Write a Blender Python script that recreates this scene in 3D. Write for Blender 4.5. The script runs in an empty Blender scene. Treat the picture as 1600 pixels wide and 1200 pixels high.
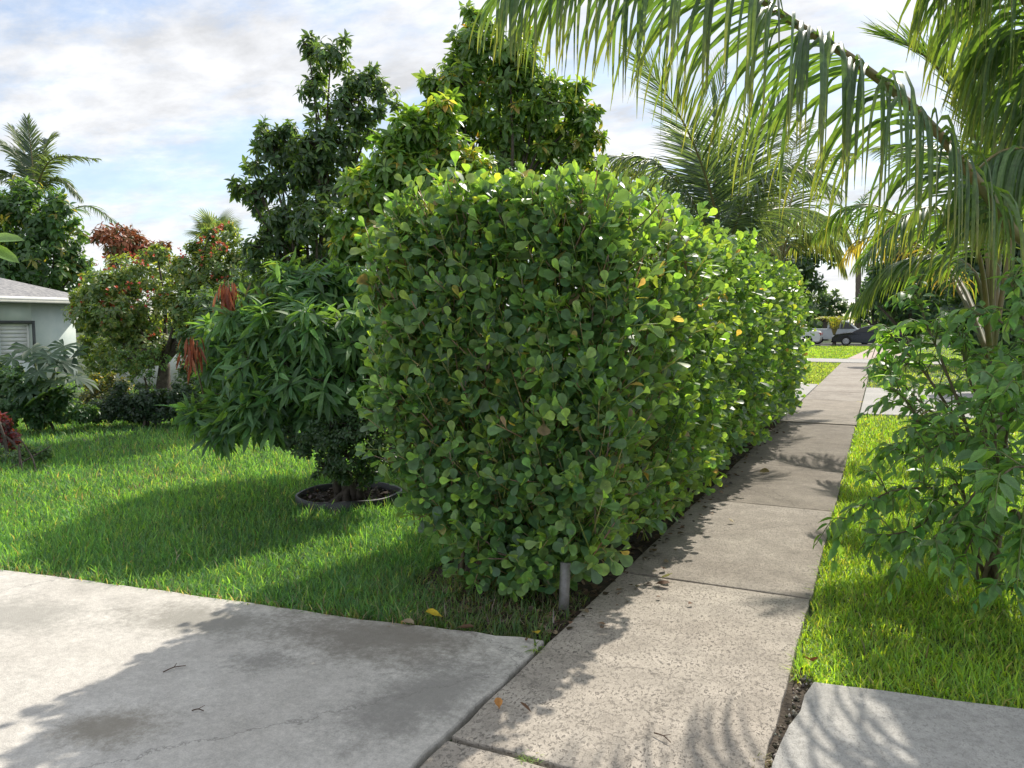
import bpy, bmesh, math, random
import numpy as np
from mathutils import Matrix, Vector

rng = np.random.default_rng(11)
random.seed(11)
sc = bpy.context.scene
COL = sc.collection
R_ = math.radians

# ------------------------------------------------------------------ camera, sky, sun, exposure
F, HZ, H, VPX = 1210.0, 505.0, 1.6, 1379.0
PITCH = math.atan((600 - HZ) / F)
YAW = math.atan((VPX - 800) / (F * math.cos(PITCH) + (600 - HZ) * math.sin(PITCH)))
cam = bpy.data.cameras.new('camera')
cam.sensor_width = 36
cam.lens = 36 * F / 1600
cam.clip_start, cam.clip_end = 0.05, 3000
camo = bpy.data.objects.new('camera', cam)
camo.location = (0, 0, H)
camo.rotation_euler = (math.pi / 2 - PITCH, 0, YAW)
COL.objects.link(camo)
sc.camera = camo

SUN_EL, SUN_AZ = R_(46), R_(5)          # azimuth from +Y towards +X
w = bpy.data.worlds.new('World')
sc.world = w
w.use_nodes = True
nt = w.node_tree
nt.nodes.clear()
L = nt.links.new


def nd(tree, t, **kw):
    n = tree.nodes.new(t)
    for k, v in kw.items():
        if k == 'inp':
            for kk, vv in v.items():
                n.inputs[kk].default_value = vv
        else:
            setattr(n, k, v)
    return n


sky = nd(nt, 'ShaderNodeTexSky', sky_type='NISHITA', sun_disc=False, sun_elevation=SUN_EL, sun_rotation=SUN_AZ,
         altitude=0, air_density=1.0, dust_density=0.4, ozone_density=1.5)
tc = nd(nt, 'ShaderNodeTexCoord')
sep = nd(nt, 'ShaderNodeSeparateXYZ')
L(tc.outputs['Generated'], sep.inputs[0])
zz = nd(nt, 'ShaderNodeMath', operation='MAXIMUM', inp={1: 0.0})
L(sep.outputs[2], zz.inputs[0])
za = nd(nt, 'ShaderNodeMath', operation='ADD', inp={1: 0.16})
L(zz.outputs[0], za.inputs[0])
dv = nd(nt, 'ShaderNodeVectorMath', operation='DIVIDE')
L(tc.outputs['Generated'], dv.inputs[0])
cmb = nd(nt, 'ShaderNodeCombineXYZ')
for i in range(3):
    L(za.outputs[0], cmb.inputs[i])
L(cmb.outputs[0], dv.inputs[1])
flat = nd(nt, 'ShaderNodeVectorMath', operation='MULTIPLY', inp={1: (1, 1, 0)})
L(dv.outputs[0], flat.inputs[0])
n1 = nd(nt, 'ShaderNodeTexNoise', inp={'Scale': 0.9, 'Detail': 6.0, 'Roughness': 0.55, 'Distortion': 0.15})
n2 = nd(nt, 'ShaderNodeTexNoise', inp={'Scale': 5.2, 'Detail': 8.0, 'Roughness': 0.66, 'Distortion': 0.2})
mp = nd(nt, 'ShaderNodeMapping', inp={'Location': (3.1, 7.7, 0), 'Rotation': (0, 0, 0.6), 'Scale': (1.0, 1.6, 1)})
L(flat.outputs[0], mp.inputs[0])
L(mp.outputs[0], n1.inputs[0])
L(mp.outputs[0], n2.inputs[0])
add = nd(nt, 'ShaderNodeMath', operation='MULTIPLY_ADD', inp={1: 0.46})
L(n2.outputs[0], add.inputs[0])
L(n1.outputs[0], add.inputs[2])
ramp = nd(nt, 'ShaderNodeMapRange', interpolation_type='SMOOTHSTEP',
          inp={'From Min': 0.56, 'From Max': 0.86, 'To Min': 0.26, 'To Max': 0.98})
L(add.outputs[0], ramp.inputs[0])
hzw = nd(nt, 'ShaderNodeMapRange', inp={'From Min': 0.0, 'From Max': 0.35, 'To Min': 0.35, 'To Max': 0.0})
L(sep.outputs[2], hzw.inputs[0])
mx = nd(nt, 'ShaderNodeMath', operation='MAXIMUM')
L(ramp.outputs[0], mx.inputs[0])
L(hzw.outputs[0], mx.inputs[1])
# thin cloud scatters sunlight forward: brighter towards the sun
sdir = (math.sin(SUN_AZ) * math.cos(SUN_EL), math.cos(SUN_AZ) * math.cos(SUN_EL), math.sin(SUN_EL))
dt = nd(nt, 'ShaderNodeVectorMath', operation='DOT_PRODUCT', inp={1: sdir})
L(tc.outputs['Generated'], dt.inputs[0])
fwd = nd(nt, 'ShaderNodeMapRange', interpolation_type='SMOOTHSTEP',
         inp={'From Min': 0.88, 'From Max': 1.0, 'To Min': 3.9, 'To Max': 7.2})
L(dt.outputs['Value'], fwd.inputs[0])
n3 = nd(nt, 'ShaderNodeTexNoise', inp={'Scale': 2.3, 'Detail': 9.0, 'Roughness': 0.62, 'Distortion': 0.12})
mp3 = nd(nt, 'ShaderNodeMapping', inp={'Location': (-5.3, 1.9, 0), 'Rotation': (0, 0, 0.6), 'Scale': (1.2, 1.7, 1)})
L(flat.outputs[0], mp3.inputs[0])
L(mp3.outputs[0], n3.inputs[0])
cden = nd(nt, 'ShaderNodeMapRange', inp={'From Min': 0.34, 'From Max': 0.62, 'To Min': 0.74, 'To Max': 1.10})
L(n3.outputs[0], cden.inputs[0])
cmul = nd(nt, 'ShaderNodeMath', operation='MULTIPLY')
L(fwd.outputs[0], cmul.inputs[0])
L(cden.outputs[0], cmul.inputs[1])
ccol = nd(nt, 'ShaderNodeVectorMath', operation='SCALE', inp={0: (0.985, 0.995, 1.02)})
L(cmul.outputs[0], ccol.inputs['Scale'])
mix = nd(nt, 'ShaderNodeMixRGB')
L(mx.outputs[0], mix.inputs[0])
sk2 = nd(nt, 'ShaderNodeVectorMath', operation='SCALE', inp={'Scale': 0.66})
L(sky.outputs[0], sk2.inputs[0])
L(sk2.outputs[0], mix.inputs[1])
L(ccol.outputs[0], mix.inputs[2])
bg = nd(nt, 'ShaderNodeBackground', inp={'Strength': 0.122})
L(mix.outputs[0], bg.inputs[0])
wo = nd(nt, 'ShaderNodeOutputWorld')
L(bg.outputs[0], wo.inputs[0])

sun = bpy.data.lights.new('sun', 'SUN')
sun.energy = 2.5
sun.angle = R_(0.6)
sun.color = (1.0, 0.93, 0.82)
suno = bpy.data.objects.new('sun', sun)
suno.rotation_euler = Vector(sdir).to_track_quat('Z', 'Y').to_euler()
suno.location = (4, 12, 14)
COL.objects.link(suno)

vs = sc.view_settings
vs.view_transform = 'Standard'
vs.look = 'None'
vs.gamma = 1
vs.exposure = 1.12
vs.use_curve_mapping = False
sc.cycles.max_bounces = 7
sc.cycles.diffuse_bounces = 3
sc.cycles.glossy_bounces = 2
sc.cycles.transmission_bounces = 5
sc.cycles.sample_clamp_indirect = 4
sc.cycles.use_denoising = True

# ------------------------------------------------------------------ pixel to place helpers
_fw = np.array([-math.sin(YAW) * math.cos(PITCH), math.cos(YAW) * math.cos(PITCH), -math.sin(PITCH)])
_rt = np.array([math.cos(YAW), math.sin(YAW), 0])
_up = np.cross(_rt, _fw)
EYE = np.array([0, 0, H])


def at(px, py, depth):
    return EYE + (_fw * F + _rt * (px - 800) + _up * (600 - py)) * (depth / F)


def gnd(px, py, z=0.0):
    d = _fw * F + _rt * (px - 800) + _up * (600 - py)
    return EYE + d * ((z - H) / d[2])


def depth_of(P):
    return (np.asarray(P) - EYE) @ _fw


# ------------------------------------------------------------------ mesh helpers
def nrm(v):
    v = np.asarray(v, float)
    return v / np.maximum(np.linalg.norm(v, axis=-1, keepdims=True), 1e-9)


def mesh_obj(name, V, T, mat, parent=None, base=(0, 0, 0), col=None, smooth=True, kind=None):
    """V (n,3), T (m,3 or 4) int arrays -> one mesh object; base = the parent's location"""
    V = np.asarray(V, np.float32) - np.asarray(base, np.float32)
    T = np.asarray(T, np.int32)
    me = bpy.data.meshes.new(name)
    k = T.shape[1]
    me.vertices.add(len(V))
    me.vertices.foreach_set('co', V.ravel())
    me.loops.add(T.size)
    me.loops.foreach_set('vertex_index', T.ravel())
    me.polygons.add(len(T))
    me.polygons.foreach_set('loop_start', np.arange(0, T.size, k, dtype=np.int32))
    me.polygons.foreach_set('loop_total', np.full(len(T), k, np.int32))
    if smooth:
        me.polygons.foreach_set('use_smooth', np.ones(len(T), bool))
    if col is not None:
        a = me.attributes.new('col', 'FLOAT_COLOR', 'POINT')
        c = np.ones((len(V), 4), np.float32)
        c[:, :3] = col
        a.data.foreach_set('color', c.ravel())
    me.update()
    me.validate()
    if mat:
        me.materials.append(mat)
    o = bpy.data.objects.new(name, me)
    COL.objects.link(o)
    if parent:
        o.parent = parent
    if kind:
        o['kind'] = kind
    return o


def tag(o, label, cat, group=None, kind=None):
    if label:
        o['label'] = label
    if cat:
        o['category'] = cat
    if group:
        o['group'] = group
    if kind:
        o['kind'] = kind
    return o


def thing(name, label, cat, loc=(0, 0, 0), group=None):
    o = bpy.data.objects.new(name, None)
    o.empty_display_size = 0.2
    o.location = tuple(float(v) for v in loc)
    COL.objects.link(o)
    return tag(o, label, cat, group)


class MB:
    """collects pieces (tris) into one mesh"""

    def __init__(s):
        s.V, s.T, s.C, s.n = [], [], [], 0

    def add(s, V, T, col=None):
        V = np.asarray(V, float)
        T = np.asarray(T, int)
        if T.shape[1] == 4:
            T = np.vstack([T[:, [0, 1, 2]], T[:, [0, 2, 3]]])
        s.V.append(V)
        s.T.append(T + s.n)
        s.n += len(V)
        if col is not None:
            c = np.asarray(col, float)
            s.C.append(np.broadcast_to(c, (len(V), 3)) if c.ndim == 1 else c)

    def build(s, name, mat, parent=None, base=(0, 0, 0), smooth=True, kind=None):
        return mesh_obj(name, np.vstack(s.V), np.vstack(s.T), mat, parent, base,
                        np.vstack(s.C) if s.C else None, smooth, kind)


def box(x0, x1, y0, y1, z0, z1):
    V = np.array([[x, y, z] for z in (z0, z1) for y in (y0, y1) for x in (x0, x1)], float)
    Q = np.array([[0, 2, 3, 1], [4, 5, 7, 6], [0, 1, 5, 4], [2, 6, 7, 3], [0, 4, 6, 2], [1, 3, 7, 5]])
    return V, Q


def catmull(P, n):
    P = np.asarray(P, float)
    P = np.vstack([2 * P[0] - P[1], P, 2 * P[-1] - P[-2]])
    m = len(P) - 3
    t = np.linspace(0, m - 1e-6, n)
    i = t.astype(int)
    u = (t - i)[:, None]
    a, b, c, d = P[i], P[i + 1], P[i + 2], P[i + 3]
    return 0.5 * (2 * b + (c - a) * u + (2 * a - 5 * b + 4 * c - d) * u ** 2 + (3 * b - a - 3 * c + d) * u ** 3)


def tube(P, rad, sides=6):
    """tapered tube along the points P with closed ends"""
    P = np.asarray(P, float)
    n = len(P)
    rad = np.interp(np.linspace(0, 1, n), np.linspace(0, 1, len(rad)), rad)
    Tn = nrm(np.gradient(P, axis=0))
    ref = np.array([0.31, 0.2, 0.93])
    A = nrm(np.cross(Tn, ref))
    B = np.cross(Tn, A)
    an = np.linspace(0, 2 * math.pi, sides, endpoint=False)
    V = P[:, None] + rad[:, None, None] * (A[:, None] * np.cos(an)[None, :, None] + B[:, None] * np.sin(an)[None, :, None])
    V = V.reshape(-1, 3)
    T = []
    for i in range(n - 1):
        for j in range(sides):
            a, b = i * sides + j, i * sides + (j + 1) % sides
            T += [[a, b, b + sides], [a, b + sides, a + sides]]
    V = np.vstack([V, P[0], P[-1]])
    for j in range(sides):
        T += [[len(V) - 2, (j + 1) % sides, j], [len(V) - 1, (n - 1) * sides + j, (n - 1) * sides + (j + 1) % sides]]
    return V, np.array(T)


def leaf_tpl(prof, fold=0.18, curl=0.15, wave=0.0):
    """prof = [(t, half width)...] unit length along x; three verts across, folded on the midrib"""
    V, T, prev = [], [], None
    for i, (t, hw) in enumerate(prof):
        z = -curl * t * t + wave * math.sin(t * 9)
        if hw == 0:
            cur = [len(V)]
            V.append((t, 0, z))
        else:
            cur = [len(V), len(V) + 1, len(V) + 2]
            V += [(t, hw, z + fold * hw), (t, 0, z), (t, -hw, z + fold * hw)]
        if prev:
            if len(prev) == 1 and len(cur) == 3:
                T += [[prev[0], cur[1], cur[0]], [prev[0], cur[2], cur[1]]]
            elif len(prev) == 3 and len(cur) == 1:
                T += [[prev[0], prev[1], cur[0]], [prev[1], prev[2], cur[0]]]
            else:
                for k in (0, 1):
                    T += [[prev[k], prev[k + 1], cur[k + 1]], [prev[k], cur[k + 1], cur[k]]]
        prev = cur
    return np.array(V, float), np.array(T)


def frames(d, nh, roll=None):
    """x along d, z as near nh as may be -> (n,3,3) with columns x,y,z"""
    d = nrm(d)
    nh = np.broadcast_to(np.asarray(nh, float), d.shape) + 1e-4
    y = nrm(np.cross(nh, d))
    z = np.cross(d, y)
    if roll is not None:
        c, s = np.cos(roll)[:, None], np.sin(roll)[:, None]
        y, z = y * c + z * s, z * c - y * s
    return np.stack([d, y, z], axis=2)


def instance(tpl, P, Rm, S, col):
    V0, T0 = tpl
    P, S = np.asarray(P), np.asarray(S)
    if S.ndim == 1:
        S = np.repeat(S[:, None], 3, 1)
    V = np.einsum('nij,nkj->nki', Rm, V0[None] * S[:, None, :]) + P[:, None]
    n, k = len(P), len(V0)
    T = T0[None] + (np.arange(n) * k)[:, None, None]
    ay = np.abs(V0[:, 1]) / max(np.abs(V0[:, 1]).max(), 1e-6)
    C = (np.asarray(col)[:, None, :] * (0.90 + 0.28 * ay)[None, :, None]).reshape(-1, 3)
    return V.reshape(-1, 3), T.reshape(-1, 3), C


def noise3(P, f=1.0, seed=0):
    """cheap smooth pseudo noise, about -1..1"""
    r = np.random.default_rng(seed)
    out = 0
    for a in range(6):
        k = r.normal(size=3) * f * (0.7 + 0.5 * a / 3)
        out = out + np.sin(P @ k + r.uniform(0, 6.28)) / (1 + 0.35 * a)
    return out / 2.2


def palette(n, cols, wts=None, jit=0.18):
    cols = np.asarray(cols, float)
    i = rng.choice(len(cols), n, p=None if wts is None else np.asarray(wts) / np.sum(wts))
    c = cols[i] * (1 + jit * rng.normal(size=(n, 1))) * (1 + 0.06 * rng.normal(size=(n, 3)))
    return np.clip(c, 0.004, 0.9)


# ------------------------------------------------------------------ materials
MATS = {}


def base_mat(name):
    m = bpy.data.materials.new(name)
    m.use_nodes = True
    t = m.node_tree
    b = t.nodes['Principled BSDF']
    MATS[name] = m
    return m, t, b


def leaf_mat(name, trans=0.45, rough=0.42, gain=(2.6, 2.5, 1.0), spec=0.5, lum=1.62, blue=1.6):
    m, t, b = base_mat(name)
    a = nd(t, 'ShaderNodeAttribute', attribute_name='col')
    tcn = nd(t, 'ShaderNodeTexCoord')
    no = nd(t, 'ShaderNodeTexNoise', inp={'Scale': 35.0, 'Detail': 2.0})
    t.links.new(tcn.outputs['Object'], no.inputs[0])
    mr = nd(t, 'ShaderNodeMapRange', inp={'From Min': 0.3, 'From Max': 0.7, 'To Min': 0.80 * lum, 'To Max': 1.22 * lum})
    t.links.new(no.outputs[0], mr.inputs[0])
    sc_ = nd(t, 'ShaderNodeVectorMath', operation='SCALE')
    t.links.new(a.outputs['Color'], sc_.inputs[0])
    t.links.new(mr.outputs[0], sc_.inputs['Scale'])
    bl = nd(t, 'ShaderNodeVectorMath', operation='MULTIPLY', inp={1: (1.0, 1.0, blue)})
    t.links.new(sc_.outputs[0], bl.inputs[0])
    t.links.new(bl.outputs[0], b.inputs['Base Color'])
    b.inputs['Roughness'].default_value = rough
    b.inputs['Specular IOR Level'].default_value = spec
    mul = nd(t, 'ShaderNodeVectorMath', operation='MULTIPLY', inp={1: gain})
    t.links.new(sc_.outputs[0], mul.inputs[0])
    tr = nd(t, 'ShaderNodeBsdfTranslucent')
    t.links.new(mul.outputs[0], tr.inputs['Color'])
    ms = nd(t, 'ShaderNodeMixShader', inp={0: trans})
    t.links.new(b.outputs[0], ms.inputs[1])
    t.links.new(tr.outputs[0], ms.inputs[2])
    t.links.new(ms.outputs[0], t.nodes['Material Output'].inputs['Surface'])
    return m


def simple_mat(name, c1, c2=None, scale=8.0, rough=0.8, bump=0.0, metal=0.0, bscale=None, spec=0.5, det=5.0):
    m, t, b = base_mat(name)
    tcn = nd(t, 'ShaderNodeTexCoord')
    no = nd(t, 'ShaderNodeTexNoise', inp={'Scale': scale, 'Detail': det, 'Roughness': 0.6})
    t.links.new(tcn.outputs['Object'], no.inputs[0])
    cr = nd(t, 'ShaderNodeValToRGB')
    cr.color_ramp.elements[0].position, cr.color_ramp.elements[1].position = 0.33, 0.68
    cr.color_ramp.elements[0].color = (*c1, 1)
    cr.color_ramp.elements[1].color = (*(c2 or c1), 1)
    t.links.new(no.outputs[0], cr.inputs[0])
    t.links.new(cr.outputs[0], b.inputs['Base Color'])
    b.inputs['Roughness'].default_value = rough
    b.inputs['Metallic'].default_value = metal
    b.inputs['Specular IOR Level'].default_value = spec
    if bump:
        n2_ = nd(t, 'ShaderNodeTexNoise', inp={'Scale': bscale or scale * 4, 'Detail': 4.0})
        t.links.new(tcn.outputs['Object'], n2_.inputs[0])
        bp = nd(t, 'ShaderNodeBump', inp={'Strength': bump, 'Distance': 0.02})
        t.links.new(n2_.outputs[0], bp.inputs['Height'])
        t.links.new(bp.outputs[0], b.inputs['Normal'])
    return m


M_HEDGE = leaf_mat('hedge_leaf', 0.43, 0.38, (2.9, 2.5, 0.9), 0.7, 1.62, 1.4)
M_LEAF = leaf_mat('tree_leaf', 0.42, 0.42, (2.8, 2.5, 0.9), 0.6, 1.75, 1.3)
M_MATTE = leaf_mat('soft_leaf', 0.42, 0.55, (2.6, 2.3, 0.9), 0.4)
M_PALM = leaf_mat('palm_leaflet', 0.42, 0.40, (2.3, 2.4, 0.7), 0.5)
M_GRASS = leaf_mat('grass_blade', 0.5, 0.5, (2.6, 2.4, 0.8), 0.35)
M_BARK = simple_mat('bark', (0.045, 0.035, 0.026), (0.12, 0.10, 0.08), 14, 0.9, 0.6)
M_TWIG = simple_mat('twig', (0.10, 0.085, 0.05), (0.19, 0.15, 0.10), 25, 0.8, 0.3)
M_GREENSTEM = simple_mat('green_stem', (0.10, 0.15, 0.04), (0.17, 0.20, 0.07), 20, 0.6)
M_RACHIS = simple_mat('frond_stem', (0.11, 0.13, 0.04), (0.24, 0.17, 0.07), 5, 0.45)
M_PALMTRUNK = simple_mat('palm_trunk', (0.08, 0.065, 0.05), (0.20, 0.17, 0.13), 9, 0.9, 0.8)
M_SOIL = simple_mat('soil', (0.035, 0.027, 0.019), (0.085, 0.065, 0.045), 12, 0.95, 0.8)
M_RUBBER = simple_mat('black_plastic', (0.02, 0.02, 0.022), (0.05, 0.05, 0.055), 6, 0.45, 0.1)
M_STEEL = simple_mat('galvanised_steel', (0.13, 0.12, 0.11), (0.27, 0.27, 0.27), 14, 0.6, 0.15, 0.4)
M_WALL = simple_mat('mint_render', (0.52, 0.60, 0.57), (0.60, 0.66, 0.62), 3, 0.9, 0.2, bscale=40)
M_WHITE = simple_mat('white_paint', (0.68, 0.70, 0.70), (0.80, 0.80, 0.78), 4, 0.6, 0.05)
M_SHINGLE = simple_mat('grey_shingle', (0.17, 0.17, 0.18), (0.38, 0.37, 0.36), 9, 0.95, 0.5)
M_DARKTRIM = simple_mat('dark_trim', (0.05, 0.06, 0.06), (0.08, 0.09, 0.09), 5, 0.6)
M_LITTER = leaf_mat('dry_leaf', 0.15, 0.7, (1.3, 1.2, 0.8), 0.3, 1.0, 1.0)
M_PETAL = leaf_mat('red_leaf', 0.22, 0.5, (1.4, 1.3, 0.9), 0.4, 1.0, 1.0)
M_ROAD = simple_mat('asphalt', (0.045, 0.045, 0.047), (0.075, 0.073, 0.07), 30, 0.9, 0.4)
M_BRICKPATH = simple_mat('pink_paving', (0.34, 0.26, 0.22), (0.46, 0.38, 0.33), 5, 0.9, 0.3)


def ground_mat():
    m, t, b = base_mat('ground_soil_grass')
    tcn = nd(t, 'ShaderNodeTexCoord')
    a = nd(t, 'ShaderNodeTexNoise', inp={'Scale': 0.5, 'Detail': 8.0, 'Roughness': 0.65})
    c = nd(t, 'ShaderNodeTexNoise', inp={'Scale': 22.0, 'Detail': 4.0, 'Roughness': 0.7})
    for n in (a, c):
        t.links.new(tcn.outputs['Object'], n.inputs[0])
    r1 = nd(t, 'ShaderNodeMixRGB', inp={1: (0.055, 0.085, 0.022, 1), 2: (0.075, 0.12, 0.026, 1)})
    t.links.new(a.outputs[0], r1.inputs[0])
    r2 = nd(t, 'ShaderNodeMixRGB', blend_type='MULTIPLY', inp={0: 0.7})
    t.links.new(r1.outputs[0], r2.inputs[1])
    t.links.new(c.outputs[0], r2.inputs[2])
    t.links.new(r2.outputs[0], b.inputs['Base Color'])
    b.inputs['Roughness'].default_value = 0.95
    bp = nd(t, 'ShaderNodeBump', inp={'Strength': 0.6, 'Distance': 0.03})
    t.links.new(c.outputs[0], bp.inputs['Height'])
    t.links.new(bp.outputs[0], b.inputs['Normal'])
    return m


def concrete_mat(name, lo, hi, pits=0.0, pit_col=(0.06, 0.055, 0.05), stains=(), grime=0.5, use_objcol=False, crack=0.45):
    m, t, b = base_mat(name)
    lk = t.links.new
    tcn = nd(t, 'ShaderNodeTexCoord')
    big = nd(t, 'ShaderNodeTexNoise', inp={'Scale': 0.9, 'Detail': 9.0, 'Roughness': 0.62, 'Distortion': 0.4})
    mid = nd(t, 'ShaderNodeTexNoise', inp={'Scale': 5.0, 'Detail': 8.0, 'Roughness': 0.7})
    fine = nd(t, 'ShaderNodeTexNoise', inp={'Scale': 160.0, 'Detail': 3.0, 'Roughness': 0.6})
    grit = nd(t, 'ShaderNodeTexNoise', inp={'Scale': 26.0, 'Detail': 9.0, 'Roughness': 0.8})
    for n in (big, mid, fine, grit):
        lk(tcn.outputs['Object'], n.inputs[0])
    cr = nd(t, 'ShaderNodeMixRGB', inp={1: (*lo, 1), 2: (*hi, 1)})
    mr = nd(t, 'ShaderNodeMapRange', inp={'From Min': 0.32, 'From Max': 0.62})
    lk(big.outputs[0], mr.inputs[0])
    lk(mr.outputs[0], cr.inputs[0])
    g = nd(t, 'ShaderNodeMapRange', inp={'From Min': 0.30, 'From Max': 0.68, 'To Min': 1 - grime, 'To Max': 1.0})
    lk(mid.outputs[0], g.inputs[0])
    c1 = nd(t, 'ShaderNodeVectorMath', operation='SCALE')
    lk(cr.outputs[0], c1.inputs[0])
    lk(g.outputs[0], c1.inputs['Scale'])
    g2 = nd(t, 'ShaderNodeMapRange', inp={'From Min': 0.25, 'From Max': 0.75, 'To Min': 0.84, 'To Max': 1.14})
    lk(fine.outputs[0], g2.inputs[0])
    c2 = nd(t, 'ShaderNodeVectorMath', operation='SCALE')
    lk(c1.outputs[0], c2.inputs[0])
    lk(g2.outputs[0], c2.inputs['Scale'])
    g3 = nd(t, 'ShaderNodeMapRange', inp={'From Min': 0.36, 'From Max': 0.62, 'To Min': 0.80, 'To Max': 1.06})
    lk(grit.outputs[0], g3.inputs[0])
    c3_ = nd(t, 'ShaderNodeVectorMath', operation='SCALE')
    lk(c2.outputs[0], c3_.inputs[0])
    lk(g3.outputs[0], c3_.inputs['Scale'])
    # hairline cracks
    vmp = nd(t, 'ShaderNodeVectorMath', operation='MULTIPLY_ADD', inp={1: (0.35, 0.35, 0.35)})
    lk(mid.outputs['Color'], vmp.inputs[0])
    lk(tcn.outputs['Object'], vmp.inputs[2])
    vc = nd(t, 'ShaderNodeTexVoronoi', feature='DISTANCE_TO_EDGE', inp={'Scale': crack})
    lk(vmp.outputs[0], vc.inputs[0])
    cm = nd(t, 'ShaderNodeMapRange', inp={'From Min': 0.0, 'From Max': 0.004, 'To Min': 0.55, 'To Max': 1.0})
    lk(vc.outputs[0], cm.inputs[0])
    c4_ = nd(t, 'ShaderNodeVectorMath', operation='SCALE')
    lk(c3_.outputs[0], c4_.inputs[0])
    lk(cm.outputs[0], c4_.inputs['Scale'])
    cur = c4_.outputs[0]
    if use_objcol:
        oi = nd(t, 'ShaderNodeObjectInfo')
        pitw = oi.outputs['Alpha']
        mm = nd(t, 'ShaderNodeVectorMath', operation='MULTIPLY')
        lk(cur, mm.inputs[0])
        lk(oi.outputs['Color'], mm.inputs[1])
        cur = mm.outputs[0]
    hgt = fine.outputs[0]
    if pits:
        mpp = nd(t, 'ShaderNodeMapping', inp={'Scale': (1.0, 0.62, 1.0), 'Rotation': (0, 0, 0.5)})
        lk(tcn.outputs['Object'], mpp.inputs[0])
        vo = nd(t, 'ShaderNodeTexNoise', inp={'Scale': 74.0, 'Detail': 3.0, 'Roughness': 0.55, 'Distortion': 0.8})
        lk(mpp.outputs[0], vo.inputs[0])
        pm = nd(t, 'ShaderNodeMapRange', interpolation_type='SMOOTHSTEP',
                inp={'From Min': 0.53, 'From Max': 0.63, 'To Min': 0.0, 'To Max': pits})
        lk(vo.outputs[0], pm.inputs[0])
        pmod = nd(t, 'ShaderNodeMapRange', inp={'From Min': 0.38, 'From Max': 0.62, 'To Min': 0.35, 'To Max': 1.0})
        lk(mid.outputs[0], pmod.inputs[0])
        pmm = nd(t, 'ShaderNodeMath', operation='MULTIPLY')
        lk(pm.outputs[0], pmm.inputs[0])
        lk(pmod.outputs[0], pmm.inputs[1])
        px = nd(t, 'ShaderNodeMixRGB', inp={2: (*pit_col, 1)})
        pfin = pmm.outputs[0]
        if use_objcol:
            pw = nd(t, 'ShaderNodeMath', operation='MULTIPLY')
            lk(pfin, pw.inputs[0])
            lk(pitw, pw.inputs[1])
            pfin = pw.outputs[0]
        lk(pfin, px.inputs[0])
        lk(cur, px.inputs[1])
        cur = px.outputs[0]
        inv = nd(t, 'ShaderNodeMath', operation='MULTIPLY_ADD', inp={1: -1.5})
        lk(pm.outputs[0], inv.inputs[0])
        lk(fine.outputs[0], inv.inputs[2])
        hgt = inv.outputs[0]
    for (cx, cy, rx, ry, rot, colr, amt) in stains:
        mpp = nd(t, 'ShaderNodeMapping', vector_type='TEXTURE',
                 inp={'Location': (cx, cy, 0), 'Rotation': (0, 0, rot), 'Scale': (rx, ry, 1e3)})
        lk(tcn.outputs['Object'], mpp.inputs[0])
        ln = nd(t, 'ShaderNodeVectorMath', operation='LENGTH')
        lk(mpp.outputs[0], ln.inputs[0])
        sub = nd(t, 'ShaderNodeMath', operation='MULTIPLY_ADD', inp={1: 1.5})
        lk(mid.outputs[0], sub.inputs[0])
        lk(ln.outputs['Value'], sub.inputs[2])
        sub2 = nd(t, 'ShaderNodeMath', operation='MULTIPLY_ADD', inp={1: 1.3})
        lk(grit.outputs[0], sub2.inputs[0])
        lk(sub.outputs[0], sub2.inputs[2])
        sm = nd(t, 'ShaderNodeMapRange', interpolation_type='SMOOTHSTEP',
                inp={'From Min': 1.65, 'From Max': 2.75, 'To Min': amt, 'To Max': 0.0})
        lk(sub2.outputs[0], sm.inputs[0])
        sx = nd(t, 'ShaderNodeMixRGB', inp={2: (*colr, 1)})
        lk(sm.outputs[0], sx.inputs[0])
        lk(cur, sx.inputs[1])
        cur = sx.outputs[0]
    lk(cur, b.inputs['Base Color'])
    b.inputs['Roughness'].default_value = 0.88
    b.inputs['Specular IOR Level'].default_value = 0.3
    bp = nd(t, 'ShaderNodeBump', inp={'Strength': 0.55, 'Distance': 0.006})
    lk(hgt, bp.inputs['Height'])
    lk(bp.outputs[0], b.inputs['Normal'])
    return m


GREY = (0.13, 0.125, 0.11)
M_DRIVE = concrete_mat('driveway_concrete', (0.53, 0.50, 0.45), (0.65, 0.62, 0.565), grime=0.24, stains=[
    (-2.28, 3.18, 0.62, 0.34, 0.12, (0.17, 0.15, 0.12), 0.75), (-1.72, 2.75, 0.26, 0.52, -0.25, (0.22, 0.21, 0.19), 0.75),
    (-2.62, 2.70, 0.18, 0.12, 0.4, GREY, 0.55), (-2.72, 1.98, 0.22, 0.16, 0.5, (0.22, 0.195, 0.15), 0.75),
    (-3.25, 2.95, 0.55, 0.22, 0.2, (0.24, 0.23, 0.20), 0.8), (-4.3, 2.55, 0.5, 0.25, 0.2, (0.30, 0.29, 0.26), 0.7)])
M_WALK = concrete_mat('sidewalk_concrete', (0.31, 0.276, 0.232), (0.41, 0.374, 0.32), pits=0.72, grime=0.38, use_objcol=True)
M_APRON = concrete_mat('apron_concrete', (0.40, 0.39, 0.365), (0.50, 0.485, 0.45), pits=0.3, grime=0.25)

# ------------------------------------------------------------------ ground, pavements
gs = 700
Vg, Tg = np.array([[-gs, -gs, -.045], [gs, -gs, -.045], [gs, gs, -.045], [-gs, gs, -.045]]), np.array([[0, 1, 2, 3]])
tag(mesh_obj('ground', Vg, Tg, ground_mat()), 'flat lawn ground of soil and short grass', None, kind='structure')


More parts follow.
